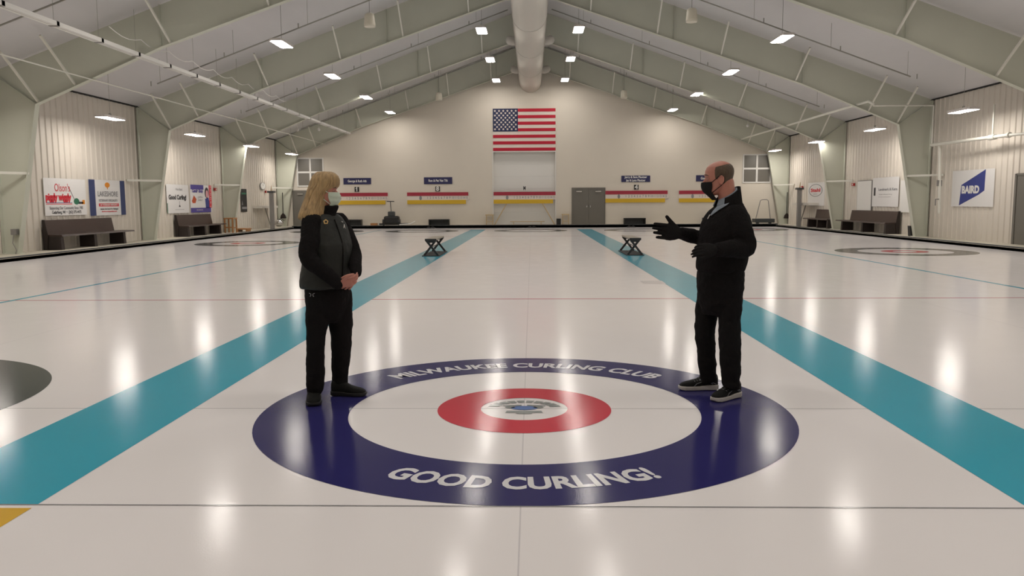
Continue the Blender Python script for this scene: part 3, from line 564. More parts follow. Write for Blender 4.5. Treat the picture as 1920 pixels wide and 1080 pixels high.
# pew benches
def pew(PL, f, a, d_, lab, flip=1, cant=0, nleg=3, px_cant=None):
    y0 = f(a, 430)[0]; y1 = f(d_, 430)[0]
    t = thing('pew_bench', lab, 'bench', PL.p((y0+y1)/2, .09, .3), 'brown pew benches along the side walls')
    prof = [(.06, .98), (.10, .98), (.17, .62), (.24, .50), (.62, .50), (.64, .455), (.20, .455), (.12, .60)]
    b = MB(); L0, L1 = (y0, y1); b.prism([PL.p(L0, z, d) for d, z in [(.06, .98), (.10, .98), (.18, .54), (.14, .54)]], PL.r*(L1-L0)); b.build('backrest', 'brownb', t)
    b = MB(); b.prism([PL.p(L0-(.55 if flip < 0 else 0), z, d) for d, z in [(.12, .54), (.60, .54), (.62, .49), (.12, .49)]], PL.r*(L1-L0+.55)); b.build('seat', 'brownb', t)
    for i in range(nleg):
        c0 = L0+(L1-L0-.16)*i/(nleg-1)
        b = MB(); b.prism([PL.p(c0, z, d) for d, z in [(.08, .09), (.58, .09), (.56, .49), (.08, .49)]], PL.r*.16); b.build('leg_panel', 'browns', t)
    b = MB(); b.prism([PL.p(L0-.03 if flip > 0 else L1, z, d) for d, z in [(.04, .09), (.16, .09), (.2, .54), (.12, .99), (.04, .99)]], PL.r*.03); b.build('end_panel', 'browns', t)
pew(LW, lw, 78, 205, 'brown pew bench under the two banners on the left wall'); pew(LW, lw, 327, 392, 'brown pew bench on the left wall under the purple banner')
pew(RW, rw, 1600, 1688, 'brown pew bench on the right wall under the whiteboard', flip=-1); pew(RW, rw, 1534, 1574, 'brown pew bench on the right wall under the oval banner', flip=-1)
# right side door, near right wall
x0, z1 = rw(1908, 329); t = thing('door_4', 'dark doorway in the right wall at the photo edge', 'door', RW.p(x0, .09), kind='structure')
b = MB(); RW.rect(b, x0-.06, x0+.04, .09, z1+.05, 0, .05); RW.rect(b, x0, x0+2, z1, z1+.06, 0, .05); b.build('door_frame', 'doorg', t); RW.rect(MB(), x0+.04, x0+1.9, .09, z1, .0, .03).build('door_leaf', 'doorg', t)
# far corners: posts, fold tables, brooms
def corner(s, px_post, px_broom, side):
    Y = 37.2; f = lw if s < 0 else rw
    p = at(px_post, 400, 36.6); x = p.x; t = thing('steel_post', 'grey steel post with flat cap near the %s corner' % side, 'post', (x, 36.6, .09)); MB().box(x-.09, x+.09, 36.5, 36.72, .09, 1.98).build('shaft', 'grey', t); MB().box(x-.17, x+.17, 36.45, 36.8, 1.98, 2.08).build('cap', 'dark', t); MB().tube([(x, 36.6, 2.08), (x+.02, 36.6, 2.35)], [.03, .012], 8).build('cap_spike', 'pine', t)
    xw = s*(WX-.05); Y0, Y1 = (36.4, 39.0) if s < 0 else (35.6, 38.2); t = thing('folding_wall_table', 'pale folding table on slanted legs against the %s wall' % side, 'table', (xw, 37, .09))
    MB().box(*sorted((xw, xw-s*.5)), Y0, Y1, 1.18, 1.3).build('table_top', 'duct', t)
    for q in (Y0+.6, Y0+1.9): MB().bar((xw-s*.45, q, 1.18), (xw-s*.1, Y1+.05-(.12 if q < Y0+1 else 0), .1), .04, .04).build('leg', 'grey', t)
    p = at(px_broom, 402, 40.55); x, z = p.x, p.z; t = thing('push_broom', 'dark broom hanging on the far wall near the %s corner' % side, 'broom', (x, 40.5, z), 'brooms in the far corners'); MB().cyl((x, 40.5, z), (x, 40.5, z+1.25), .02).build('handle', 'black', t); MB().prism([(x-.17, 40.45, z-.22), (x+.17, 40.45, z-.22), (x+.12, 40.45, z-.05), (x+.03, 40.45, z+.06), (x-.03, 40.45, z+.06), (x-.12, 40.45, z-.05)], (0, .09, 0)).build('head', 'browns', t)
corner(-1, 510, 531.5, 'left'); corner(1, 1498, 1474.5, 'right')
# wooden stool and low stool, left
p = atX(459, 432, -14.0); X, Y = -13.95, 31.6
t = thing('wooden_stool', 'square wooden stool by the left wall below the dark poster', 'stool', (X, Y, .09)); MB().box(X-.22, X+.22, Y-.28, Y+.28, .72, .78).build('seat', 'wood', t)
for sx in (-1, 1):
    for sy in (-1, 1): MB().box(X+sx*.18-.03, X+sx*.18+.03, Y+sy*.24-.03, Y+sy*.24+.03, .09, .72).build('leg', 'wood', t)
    MB().box(X+sx*.18-.015, X+sx*.18+.015, Y-.22, Y+.22, .3, .35).build('stretcher', 'wood', t)
MB().box(X-.17, X+.17, Y-.26, Y-.23, .32, .37).build('stretcher', 'wood', t)
X, Y = -13.7, 32.0; t = thing('low_stool', 'low wooden stool on the floor right of the tall stool', 'stool', (X, Y+.6, .09)); MB().box(X-.25, X+.25, Y+.3, Y+.95, .2, .26).build('seat', 'wood', t)
for sx in (-1, 1): MB().box(X+sx*.2-.03, X+sx*.2+.03, Y+.35, Y+.9, .09, .2).build('leg', 'wood', t)
p = at(523, 419, 39.5); t = thing('metal_pot', 'shiny round metal pot in the far left corner', 'pot', (p.x, 39.5, .13)); MB().ell((p.x, 39.5, .33), .26, .2, .2).build('bowl', 'silver', t, smooth=True); MB().tube([(p.x-.1, 39.5, .5), (p.x+.15, 39.5, .58), (p.x+.3, 39.5, .45)], .02).build('handle', 'dark', t, smooth=True)
# cart on right
x0 = at(1418, 400, 39.9).x; x1 = at(1443, 400, 39.9).x
t = thing('cart', 'black cart with a tall arched handle right of the balding person', 'cart', ((x0+x1)/2, 39.9, .13)); MB().box(x0-.1, x1+.25, 39.7, 40.4, .2, .42).build('bed', 'board', t, bevel=.03)
MB().tube([(x0-.05, 39.8, .4), (x0+.18, 39.8, 1.42), (x0+.28, 39.8, 1.48), (x1-.2, 39.8, 1.48), (x1-.12, 39.8, 1.42), (x1+.02, 39.8, .4)], .022, 8).build('handle', 'grey', t, smooth=True)
for x in (x0+.05, x1): MB().cyl((x, 39.75, .22), (x, 39.85, .22), .09).build('wheel', 'black', t)
# small black box by right column and strut beams on last frame
p = atX(1711, 432, 14.2); tag(MB().prism([(14.1, p.y-.1, .09), (14.1, p.y+.12, .09), (14.1, p.y+.2, .47), (14.1, p.y+.02, .47)], (.2, 0, 0)).build('black_case', 'black'), 'narrow black case leaning at the foot of the right column', 'case')

# ------------------------------------------------------------------ folding benches on the ice
def fbench(xc, lab, grp='folding benches on the turquoise stripes'):
    Y0, Y1 = 16.05, 17.85; t = thing('ice_bench', lab, 'bench', (xc, 17, 0), grp)
    MB().box(xc-.24, xc+.24, Y0-.1, Y1+.1, .003, .02).build('rubber_mat', 'mat_', t)
    MB().box(xc-.15, xc+.15, Y0-.06, Y1+.06, .43, .465).build('seat', 'tan', t); MB().box(xc-.155, xc+.155, Y0-.08, Y0-.06, .41, .47).build('seat_edge', 'blackm', t)
    for y in (Y0, Y1):
        for s in (-1, 1): MB().bar((xc-s*.19, y+s*.02, .02), (xc+s*.13, y+s*.02, .43), .055, .05, ref=(0, 1, 0)).build('leg', 'blackm', t)
        MB().box(xc-.12, xc+.12, y-.02, y+.02, .36, .42).build('top_brace', 'blackm', t)
    MB().cyl((xc, Y0, .24), (xc, Y1, .24), .012).build('stretcher', 'blackm', t)
fbench(-2.66, 'black folding bench with tan top on the left turquoise stripe'); fbench(2.82, 'black folding bench with tan top on the right turquoise stripe')

# ------------------------------------------------------------------ people
def ring(c, a, b, ax, ay, n=28, p=2.0, squash=None):
    out = []
    for k in range(n):
        t = 2*PI*k/n; ct, st = math.cos(t), math.sin(t)
        x = math.copysign(abs(ct)**(2/p), ct); y = math.copysign(abs(st)**(2/p), st)
        out.append(c + ax*(a*x) + ay*(b*y))
    return out
HEAD = [(0.0, .072, .030, .022), (.012, .086, .005, .036), (.03, .092, -.02, .048), (.05, .094, -.045, .057), (.08, .096, -.072, .065), (.105, .097, -.086, .069), (.13, .094, -.094, .073), (.15, .099, -.099, .075), (.175, .097, -.100, .077), (.20, .086, -.093, .073), (.22, .064, -.076, .060), (.233, .035, -.050, .040), (.24, .008, -.022, .015)]
def hval(z, i):
    if z <= HEAD[0][0]: return HEAD[0][i]
    for a, b in zip(HEAD, HEAD[1:]):
        if a[0] <= z <= b[0]: k = (z-a[0])/(b[0]-a[0]); return a[i]+(b[i]-a[i])*k
    return HEAD[-1][i]
class HeadF:
    def __init__(s, chin, f, tilt=0, sc=1.0):
        s.c = Vector(chin); f = Vector(f).normalized(); side = Vector((f.y, -f.x, 0)).normalized()  # right of the head
        s.f = (f*math.cos(tilt) + Vector((0, 0, 1))*math.sin(tilt)).normalized(); s.s = side; s.u = s.s.cross(s.f); s.k = sc
    def p(s, x, y, z): return s.c + (s.s*x + s.f*y + s.u*z)*s.k   # x right, y forward, z up
    def surf(s, ang, z, off=0):  # ang 0 = front, positive = right
        fr, bk, w_ = hval(z, 1), hval(z, 2), hval(z, 3); cy = (fr+bk)/2; L = (fr-bk)/2
        return s.p((w_+off)*math.sin(ang), cy+(L+off)*math.cos(ang), z)
    def add(s, mb):
        rs = []
        for z, fr, bk, w_ in HEAD: rs.append(ring(s.p(0, (fr+bk)/2, z), w_*s.k, (fr-bk)/2*s.k, s.s, s.f, 32))
        mb.loft(rs)
        mb.tube([s.p(0, .092, .125), s.p(0, .108, .10), s.p(0, .118, .078), s.p(0, .100, .066)], [.008*s.k, .010*s.k, .014*s.k, .010*s.k], 10)
        for x in (-.012, .012): mb.ell(s.p(x, .103, .074), .009*s.k, .010*s.k, .008*s.k)
        mb.tube([s.p(-.022, .092, .045), s.p(0, .103, .043), s.p(.022, .092, .045)], [.006*s.k, .009*s.k, .006*s.k], 8)   # lips
        mb.tube([s.p(-.045, .078, .142), s.p(-.02, .094, .147), s.p(0, .097, .143), s.p(.02, .094, .147), s.p(.045, .078, .142)], .008*s.k, 8)  # brow ridge
        for x in (-1, 1):   # ears
            e = s.p(x*.073, -.002, .105); mb.ell(e, .009*s.k, .019*s.k, .033*s.k, (s.s, s.f, s.u))
            mb.tube([s.p(x*.078, .012, .125), s.p(x*.086, -.004, .137), s.p(x*.090, -.019, .122), s.p(x*.086, -.018, .095), s.p(x*.078, -.004, .075)], .0055*s.k, 8)
        return mb
    def face(s, t, lid, brow='brow'):
        for x in (-1, 1):
            e = s.p(x*.031, .0765, .122); o = MB().ell(e, .0118*s.k, .0118*s.k, .0118*s.k, (s.s, s.f, s.u)).build('eye', 'eyew', t, smooth=True)
            b = MB()
            for q0, rr in ((.0055, .0045), (-.0062, .0035)): b.tube([s.p(x*.016, .084, .122), s.p(x*.024, .0885, .122+q0), s.p(x*.034, .0875, .122+q0*1.05), s.p(x*.046, .076, .121)], [rr*.6, rr, rr, rr*.6], 8)
            b.build('eyelids', lid, t, smooth=True)
            MB().ell(s.p(x*.031, .0855, .122), .006*s.k, .004*s.k, .006*s.k, (s.s, s.f, s.u)).build('iris', 'eyed', o, smooth=True)
            MB().tube([s.p(x*.012, .0985, .144), s.p(x*.03, .098, .150), s.p(x*.05, .080, .143)], [.003, .0045, .002], 8).build('eyebrow', brow, t, smooth=True)
def hand(mb, wrist, fwd, back, thumbside, curls, spread=(0, 0, 0, 0), thumb=(.9, .5, 0), k=1.0, fat=1.0, tcurl=.2, base_curl=None):
    f = Vector(fwd).normalized(); b = Vector(back); b = (b-f*b.dot(f)).normalized(); a = f.cross(b)*thumbside  # a points to the thumb side
    w0 = Vector(wrist); rs = []
    for d, wd, th, sh in ((-.03, .028, .021, 0), (0, .029, .019, 0), (.02, .036, .019, 0), (.05, .042, .017, 0), (.078, .042, .014, 0), (.09, .036, .010, 0)):
        rs.append(ring(w0+f*(d*k), wd*k*fat, th*k*fat, a, b, 16, 2.6))
    mb.loft(rs)
    L = ((.040, .026, .020), (.044, .029, .021), (.041, .027, .020), (.032, .020, .018))
    for i in range(4):
        off = .031-.0205*i; p = w0+f*(.078*k)+a*(off*k*fat); c = curls[i] if hasattr(curls, '__iter__') else curls
        d = (f+a*(spread[i])).normalized(); pts = [p-d*.015*k, p]; rr = [.0092, .0095]; ang = c*.8
        for j, l in enumerate(L[i]):
            dd = d*math.cos(ang) - b*math.sin(ang); p = p+dd*(l*k); pts.append(p); rr.append((.0088, .0080, .0068)[j]); ang += c
        mb.tube(pts, [r*k*fat for r in rr], 10)
    p = w0+f*(.018*k)+a*(.024*k); d = (f*thumb[0]+a*thumb[1]-b*thumb[2]).normalized(); pts = [p]; rr = [.015]; perp = (f-d*f.dot(d))
    for j, l in enumerate((.042, .032, .026)):
        p = p+d*(l*k); pts.append(p); rr.append((.0125, .0105, .0085)[j]); d = (d+perp*tcurl).normalized()
    mb.tube(pts, [r*k*fat for r in rr], 10)
def shoe(t, heel, d, L=.29, wd=.05, ht=.075, up='shoe', so='sole', sole_h=.028, logo=None, side=1, lift=0):
    heel = Vector(heel); d = Vector(d).normalized(); s = Vector((d.y, -d.x, 0)); Z = Vector((0, 0, 1)); rs = []; ss = []
    for u_, w_, h_ in ((0, .55, 1.0), (.04, .80, 1.2), (.15, .98, 1.32), (.3, .96, 1.22), (.42, .90, .98), (.55, .93, .72), (.7, 1.0, .58), (.84, .95, .48), (.95, .70, .36), (1.0, .35, .22)):
        c = heel+d*(u_*L); h = ht*h_
        rs.append(ring(c+Z*(sole_h*.6+h/2), wd*w_*.95, h/2+.004, s, Z, 18, 2.5))
    for u_, w_, z_ in ((-.02, .5, .35), (0, .75, .1), (.1, .98, 0), (.3, .94, .05), (.5, .92, 0), (.7, 1.06, 0), (.88, .98, 0), (.98, .72, .12), (1.03, .35, .4)):
        c = heel+d*(u_*L); z0 = .004+sole_h*z_; z1 = sole_h*(1.25 if u_ < .35 else 1.0)+.002
        ss.append([c+s*(wd*w_*x)+Z*z for x, z in ((-1, z0+.004), (-.9, z0), (.9, z0), (1, z0+.004), (1.02, z1-.004), (.9, z1), (-.9, z1), (-1.02, z1-.004))])
    o = MB().loft(rs).build('shoe', up, t, smooth=True); m = MB().loft(ss).build('sole', so, o, bevel=.003)
    PR = ((0, .55, 1.0), (.04, .80, 1.2), (.15, .98, 1.32), (.3, .96, 1.22), (.42, .90, .98), (.55, .93, .72), (.7, 1.0, .58), (.84, .95, .48), (.95, .70, .36), (1.0, .35, .22))
    def pr(u_):
        for p_, q_ in zip(PR, PR[1:]):
            if p_[0] <= u_ <= q_[0]: k = (u_-p_[0])/(q_[0]-p_[0]); return p_[1]+(q_[1]-p_[1])*k, p_[2]+(q_[2]-p_[2])*k
    def srf(u_, fr, sd):   # fr = height fraction of the upper, sd = side
        w_, h_ = pr(u_); h = ht*h_; hh = h/2+.004; dz = (fr*2-1)*hh
        x = wd*w_*.95*max(0, 1-abs(dz/hh)**2.5)**(1/2.5); return heel+d*(u_*L)+s*(sd*(x+.0005))+Z*(sole_h*.6+h/2+dz)
    b = MB()
    for k in range(4): u_ = .43+.065*k; b.tube([srf(u_, .88, -1), srf(u_, .97, -1)*.5+srf(u_, .97, 1)*.5+Z*.001, srf(u_, .88, 1)], .0028, 6)
    b.build('laces', 'shoegrey' if logo else up, o)
    if logo:
        def line(pts, r):
            P_ = []
            for (u0, f0), (u1, f1) in zip(pts, pts[1:]): P_ += [srf(u0+(u1-u0)*t_/5, f0+(f1-f0)*t_/5, side) for t_ in range(5)]
            return P_+[srf(*pts[-1], side)]
        b = MB(); b.tube(line([(.06, .30), (.30, .52), (.52, .86), (.38, .84)], 0), .0026, 6); b.tube(line([(.16, .30), (.36, .62), (.40, .80)], 0), .0026, 6); b.tube(line([(.66, .30), (.58, .60), (.46, .60)], 0), .0026, 6); b.tube(line([(.03, .80), (.14, .80), (.22, .55)], 0), .002, 6)
        b.build('side_stripes', 'shoegrey', o)
    return o
def A(px, py, Y): return at(px, py, Y)
def limb(mb, pts, radii, n=18, flat=1.0):
    # densify with a smooth spline
    P = [Vector(p) for p in pts]; out = []; R = []
    for i in range(len(P)-1):
        p0, p1, p2, p3 = P[max(i-1, 0)], P[i], P[i+1], P[min(i+2, len(P)-1)]
        for j in range(5):
            t = j/5; out.append(.5*((2*p1)+(p2-p0)*t+(2*p0-5*p1+4*p2-p3)*t*t+(3*p1-3*p2+p3-p0)*t**3)); tt = t*t*(3-2*t); R.append(radii[i]+(radii[i+1]-radii[i])*tt)
    out.append(P[-1]); R.append(radii[-1]); mb.tube(out, R, n, flat)
def folds(o, strength, size, axis=None):
    tx = bpy.data.textures.new('folds', 'CLOUDS'); tx.noise_scale = size; tx.noise_depth = 2
    d = o.modifiers.new('folds', 'DISPLACE'); d.texture = tx; d.texture_coords = 'GLOBAL'; d.strength = strength; d.mid_level = .5
    return o

# ---- woman
WY = .30
wf = Vector((math.cos(math.radians(-35)), math.sin(math.radians(-35)), 0)); wr = Vector((wf.y, -wf.x, 0)); Zv = Vector((0, 0, 1))
wt = thing('person', 'blond person in a pale green mask and charcoal vest with clasped hands, at left', 'person', (A(603, 752, .22).x, .25, 0))
wh = HeadF(A(627, 388, WY+.0)-Vector((1, 0, 0)).normalized()*.075, (1, .10, 0), 0, .93)
W = MB(); wh.add(W)
neck0 = wh.p(0, -.02, .07); neck1 = A(612, 412, WY)
limb(W, [neck0, neck0.lerp(neck1, .6), neck1], [.048, .048, .06])
rings_ = []
for py, px, a, bb in ((408, 612, .10, .07), (425, 612, .145, .085), (455, 612, .145, .10), (490, 612, .135, .10), (520, 612, .14, .10), (550, 613, .16, .11), (580, 614, .15, .10)):
    rings_.append(ring(A(px, py, WY), a, bb, wr, wf))
W.loft(rings_)
RS, RE, RWr = A(584, 419, .15), A(578, 484, .06), A(636, 534, .06)
LS, LE, LWr = A(640, 417, .44), A(664, 476, .38), A(668, 513, .19)
limb(W, [RS+Vector((.01, .05, -.02)), RE, RWr], [.036, .034, .026]); limb(W, [LS+Vector((-.01, -.04, -.02)), LE, LWr], [.036, .034, .026])
RH, RK, RA = A(597, 560, .24), A(592, 640, .20), A(591, 730, .20)
LH, LK, LA = A(637, 560, .37), A(640, 640, .37), A(637, 718, .40)
limb(W, [RH, RK, RA+Vector((0, 0, .03))], [.07, .048, .030]); limb(W, [LH, LK, LA+Vector((0, 0, .03))], [.07, .048, .030])
hand(W, RWr+Vector((.010, -.004, .002)), (.93, .10, .22), (.0, -.85, -.55), -1, (.42, .5, .55, .6), spread=(.10, .03, -.04, -.10), thumb=(.85, .62, -.15), k=.92, fat=.92, tcurl=.35)
hand(W, LWr+Vector((-.002, -.012, -.008)), (-.42, -.40, -.66), (.55, -.82, .12), 1, (.45, .5, .55, .6), spread=(.14, .04, -.05, -.14), thumb=(.75, .7, .1), k=.90, fat=.90, tcurl=.3)
W.build('body', 'skin', wt, remesh=.0034, sm=1); wh.face(wt, 'skin')
# sleeves / under jacket
J = MB(); limb(J, [RS+Vector((-.005, .03, .012)), RS.lerp(RE, .5), RE, RE.lerp(RWr, .5), RWr+(RE-RWr).normalized()*.01], [.074, .068, .062, .054, .043])
limb(J, [LS+Vector((-.02, 0, .012)), LS.lerp(LE, .5), LE, LE.lerp(LWr, .5), LWr+(LE-LWr).normalized()*.01], [.068, .060, .055, .049, .040])
cr = []
for py, px, a, bb in ((436, 612, .13, .09), (412, 613, .085, .075), (400, 614, .064, .066), (388, 618, .062, .068), (385, 619, .060, .066)): cr.append(ring(A(px, py, WY), a, bb, wr, wf))
J.loft(cr); folds(J.build('jacket', 'cloth', wt, remesh=.007, sm=4), .012, .06)
V = MB(); vr = []
for py, px, a, bb in ((402, 611, .10, .07), (408, 610, .135, .088), (418, 610, .165, .11), (435, 612, .178, .135), (458, 614, .186, .162), (480, 614, .185, .165), (505, 613, .190, .165), (526, 612, .200, .172), (535, 612, .200, .174), (539, 612, .19, .165)): vr.append(ring(A(px, py, WY), a, bb, wr, wf, 40, 2.15))
V.loft(vr); vo = folds(V.build('vest', 'vest', wt, remesh=.007, sm=4), .014, .09)
def onring(py, ang, off=.004):   # point on vest surface at pixel height, angle from front to right
    rows = [(402, 611, .10, .07), (408, 610, .135, .088), (418, 610, .165, .11), (435, 612, .178, .135), (458, 614, .186, .162), (480, 614, .185, .165), (505, 613, .190, .165), (528, 612, .200, .172), (540, 612, .200, .174)]
    for a, b in zip(rows, rows[1:]):
        if a[0] <= py <= b[0]: k = (py-a[0])/(b[0]-a[0]); r_ = [x+(y-x)*k for x, y in zip(a, b)]; break
    c = A(r_[1], py, WY); return c + wr*((r_[2]+off)*math.sin(ang)) + wf*((r_[3]+off)*math.cos(ang))
MB().tube([onring(412+i*13.5, 0.0, .003) for i in range(10)], .005, 8).build('zipper', 'cloth', vo)
n_ = (wr*.5+wf*.86).normalized(); pc = onring(415, .52, .012); a1 = Zv.cross(n_).normalized()
MB().prism([pc+n_*.004+a1*(.019*math.cos(k*2*PI/5+.3))+Zv*(.019*math.sin(k*2*PI/5+.3)) for k in range(5)], n_*.008).build('pin_badge', 'pin', wt)
MB().prism([pc+n_*.012+a1*(.008*math.cos(k*PI/5))+Zv*(.009*math.sin(k*PI/5)) for k in range(10)], n_*.003).build('pin_centre', 'black', wt)
for ang, py, lab in ((-.45, 416, 0), (-.45, 425, 1)):
    pc = onring(py, ang, .007); nn = (wr*math.sin(ang)+wf*math.cos(ang)).normalized(); a1 = Zv.cross(nn).normalized(); b = MB()
    if lab: b.tube([pc-a1*.014-Zv*.008, pc-a1*.003+Zv*.016, pc+a1*.004-Zv*.002, pc+a1*.016-Zv*.014], .0028, 6); b.tube([pc-a1*.012-Zv*.002, pc+a1*.008-Zv*.004], .0025, 6)
    else: b.tube([pc-a1*.012+Zv*.003, pc, pc+a1*.012-Zv*.002], .0022, 6)
    b.build('embroidered_logo', 'white', vo)
T = MB(); limb(T, [RH+Vector((0, 0, .04)), RH.lerp(RK, .5), RK, RK.lerp(RA, .5), RA.lerp(RK, .12), RA+Vector((0, 0, .005))], [.088, .084, .066, .070, .068, .062])
limb(T, [LH+Vector((0, 0, .04)), LH.lerp(LK, .5), LK, LK.lerp(LA, .5), LA.lerp(LK, .12), LA+Vector((.005, 0, .01))], [.092, .092, .078, .068, .060, .060])
pr = [ring(A(px, py, WY), a, bb, wr, wf) for py, px, a, bb in ((532, 613, .17, .13), (545, 614, .178, .15), (565, 614, .172, .145), (585, 615, .16, .12), (603, 616, .12, .08))]
T.loft(pr); to = folds(T.build('trousers', 'trousers', wt, remesh=.008, sm=4), .014, .07)
b = MB(); c_ = A(613, 547.5, WY)
def tsurf(ang, dz): return c_ + wr*(.186*math.sin(ang)) + wf*(.158*math.cos(ang)) + Zv*dz
for g in (-1, 1): b.tube([tsurf(1.28+g*.13, .010), tsurf(1.28+g*.05, .004), tsurf(1.28+g*.05, -.006), tsurf(1.28+g*.09, -.012)], .0028, 6)
b.build('waist_mark', 'bgrey', wt)
shoe(wt, (A(592, 740, .33).x-.003, .30, 0), (.25, -1, 0), .27, .054, .085, 'shoe', 'soleb', .03)
p0 = A(624, 738, .40); shoe(wt, (p0.x-.002, .39, 0), (1, -.10, 0), .262, .05, .085, 'shoe', 'soleb', .03)
# hair
H = MB(); hr = []
HC = lambda px, py, dy=0: A(px, py, WY+.02+dy)
for py, xb, xf, hw in ((321.5, 603, 614, .02), (322.8, 597, 621, .042), (325.5, 592, 627.5, .060), (330, 587.5, 632.5, .077), (337, 584.5, 635.5, .088), (344, 582, 635.5, .094), (350, 580, 634, .096)):
    c0 = HC(xb, py); c1 = HC(xf, py); hr.append(ring((c0+c1)/2, hw, (c1-c0).length/2, Vector((0, 1, 0)), Vector((1, 0, 0)), 36))
for py, xb, xf, hw in ((356, 578, 624, .096), (365, 575.5, 617, .099), (375, 572.5, 614, .104), (385, 568.5, 612, .112), (394, 565.5, 610, .122), (402, 562.5, 609, .13), (408, 561, 608, .125), (412, 563, 606, .10)):
    dy = -.012-max(0, py-370)*.0013; c0 = HC(xb, py, dy); c1 = HC(xf, py, dy); hr.append(ring((c0+c1)/2, hw*1.05, (c1-c0).length/2, Vector((0, 1, 0)), Vector((1, 0, 0)), 36))
H.loft(hr)
ho = folds(H.build('hair', 'hairb', wt, remesh=.006, sm=3), .008, .03)
b = MB()   # separate locks over the mass
rnd = random.Random(3)
for k in range(150):
    a0 = rnd.uniform(-.15, 3.3); pts = []; rr = rnd.uniform(.0022, .0048)
    stop = rnd.uniform(.78, 1.04)
    for j in range(12):
        u_ = j/11*stop*.999; i = min(int(u_*(len(hr)-2)), len(hr)-3); fr = u_*(len(hr)-2)-i; aa = (a0/(2*PI)*36) % 36; q0 = hr[i+0]; q1 = hr[i+1]
        i0 = int(aa) % 36; i1 = (i0+1) % 36; g = aa-int(aa)
        P_ = q0[i0].lerp(q0[i1], g).lerp(q1[i0].lerp(q1[i1], g), fr); C_ = (sum(q0, Vector())/36).lerp(sum(q1, Vector())/36, fr)
        if j == 0: continue
        pts.append(P_+(P_-C_).normalized()*.0015+Vector((math.sin(j*.8+k)*.002, 0, 0)))
    # ring angle 0 is +Y, pi/2 is the front: keep side and back locks on the camera side
    b.tube(pts, [rr*(1-.6*i/len(pts)) for i in range(len(pts))], 6)
# camera-side locks
for k in range(110):
    a0 = PI+rnd.uniform(-1.45, 1.5); pts = []; rr = rnd.uniform(.0025, .005); stop = rnd.uniform(.85, 1.05)
    for j in range(1, 13):
        u_ = min(j/12*stop, .999); i = min(int(u_*(len(hr)-1)), len(hr)-2); fr = u_*(len(hr)-1)-i; aa = (a0/(2*PI)*36) % 36; i0 = int(aa) % 36; i1 = (i0+1) % 36; g = aa-int(aa)
        P_ = hr[i][i0].lerp(hr[i][i1], g).lerp(hr[i+1][i0].lerp(hr[i+1][i1], g), fr); C_ = (sum(hr[i], Vector())/36).lerp(sum(hr[i+1], Vector())/36, fr)
        pts.append(P_+(P_-C_).normalized()*.0018+Vector((math.sin(j*.7+k)*.002, 0, 0)))
    b.tube(pts, [rr*(1-.5*i/len(pts)) for i in range(len(pts))], 6)
b.build('hair_locks', 'hairb', ho, smooth=True)
def facemask(hf, m, t, z0, z1, amax, off, pleats, name='face_mask', chin=True, nose=.034):
    nA, nZ = 28, 14; v = []; f = []
    for lay in (0, 1):
        for i in range(nZ+1):
            z = z0+(z1-z0)*i/nZ; am = amax*(1-.10*abs(2*i/nZ-1)**2)
            for j in range(nA+1):
                a = am*(2*j/nA-1); frac = math.cos(a)**2 if abs(a) < PI/2 else 0
                bulge = nose*frac**2*math.exp(-((z-.070)/.060)**2)
                pl = .0022*math.sin(i*2*PI*pleats/nZ) if pleats else 0
                zz = max(z, .028); p = hf.surf(a, zz, off+bulge+pl+(.002 if lay else 0)); p = p+hf.u*((z-zz)*hf.k)-hf.f*(max(0, .028-z)*.75*hf.k)
                v.append(p)
    n = (nA+1)*(nZ+1)
    for i in range(nZ):
        for j in range(nA):
            q = (i*(nA+1)+j, i*(nA+1)+j+1, (i+1)*(nA+1)+j+1, (i+1)*(nA+1)+j); f.append(q[::-1]); f.append(tuple(x+n for x in q))
    for i in range(nZ):
        for j in (0, nA): a, b_ = i*(nA+1)+j, (i+1)*(nA+1)+j; f.append((a, b_, b_+n, a+n))
    for j in range(nA):
        for i in (0, nZ): a, b_ = i*(nA+1)+j, i*(nA+1)+j+1; f.append((a, b_, b_+n, a+n))
    o = MB().add(v, f).build(name, m, t, smooth=True)
    b = MB()
    for s in (-1, 1):
        top = hf.surf(s*amax*.92, z1-.004, off+.003); bot = hf.surf(s*amax*.92, max(z0+.012, .01), off+.003)
        b.tube([top, hf.p(s*.079, .016, .128), hf.p(s*.083, -.004, .142), hf.p(s*.081, -.026, .12), hf.p(s*.080, -.022, .085), hf.p(s*.074, .0, .066), bot], .0028, 6)
    b.build('ear_loop', m, o, smooth=True); return o
facemask(wh, 'maskm', wt, -.006, .114, 1.25, .008, 3, nose=.026)

# ---- man
MY = .40
mf = Vector((-math.cos(math.radians(16)), -math.sin(math.radians(16)), 0)); mr = Vector((mf.y, -mf.x, 0))   # mr = his right, away from the camera
mt = thing('person', 'balding person in a black mask and black jacket holding out a gloved hand', 'person', (A(1350, 745, .35).x, .38, 0))
mh = HeadF(A(1333, 370, MY), (-1, .10, 0), -.06, 1.03); mh.c = A(1343.5, 366.5, MY)
mh.c = A(1350, 366, MY)+Vector((0, 0, 0))
Mb = MB(); mh.add(Mb)
n1 = A(1366, 392, MY); limb(Mb, [mh.p(0, -.04, .09), mh.p(0, -.045, .03), n1], [.062, .062, .072])
Mb.loft([ring(A(px, py, MY), a, bb, mr, mf) for py, px, a, bb in ((388, 1366, .11, .07), (405, 1364, .13, .085), (440, 1360, .15, .11), (480, 1355, .15, .12), (515, 1352, .16, .12), (540, 1352, .15, .11))])
lS, lE, lW = A(1381, 405, .22), A(1396, 464, .20), A(1342, 468, .05)     # near (left) arm
rS, rE, rW_ = A(1352, 404, .60), A(1336, 452, .66), A(1273, 437, .43)   # far (right) arm
limb(Mb, [lS+Vector((0, .07, -.03)), lE, lW], [.04, .036, .03]); limb(Mb, [rS+Vector((0, -.05, -.03)), rE, rW_], [.04, .036, .03])
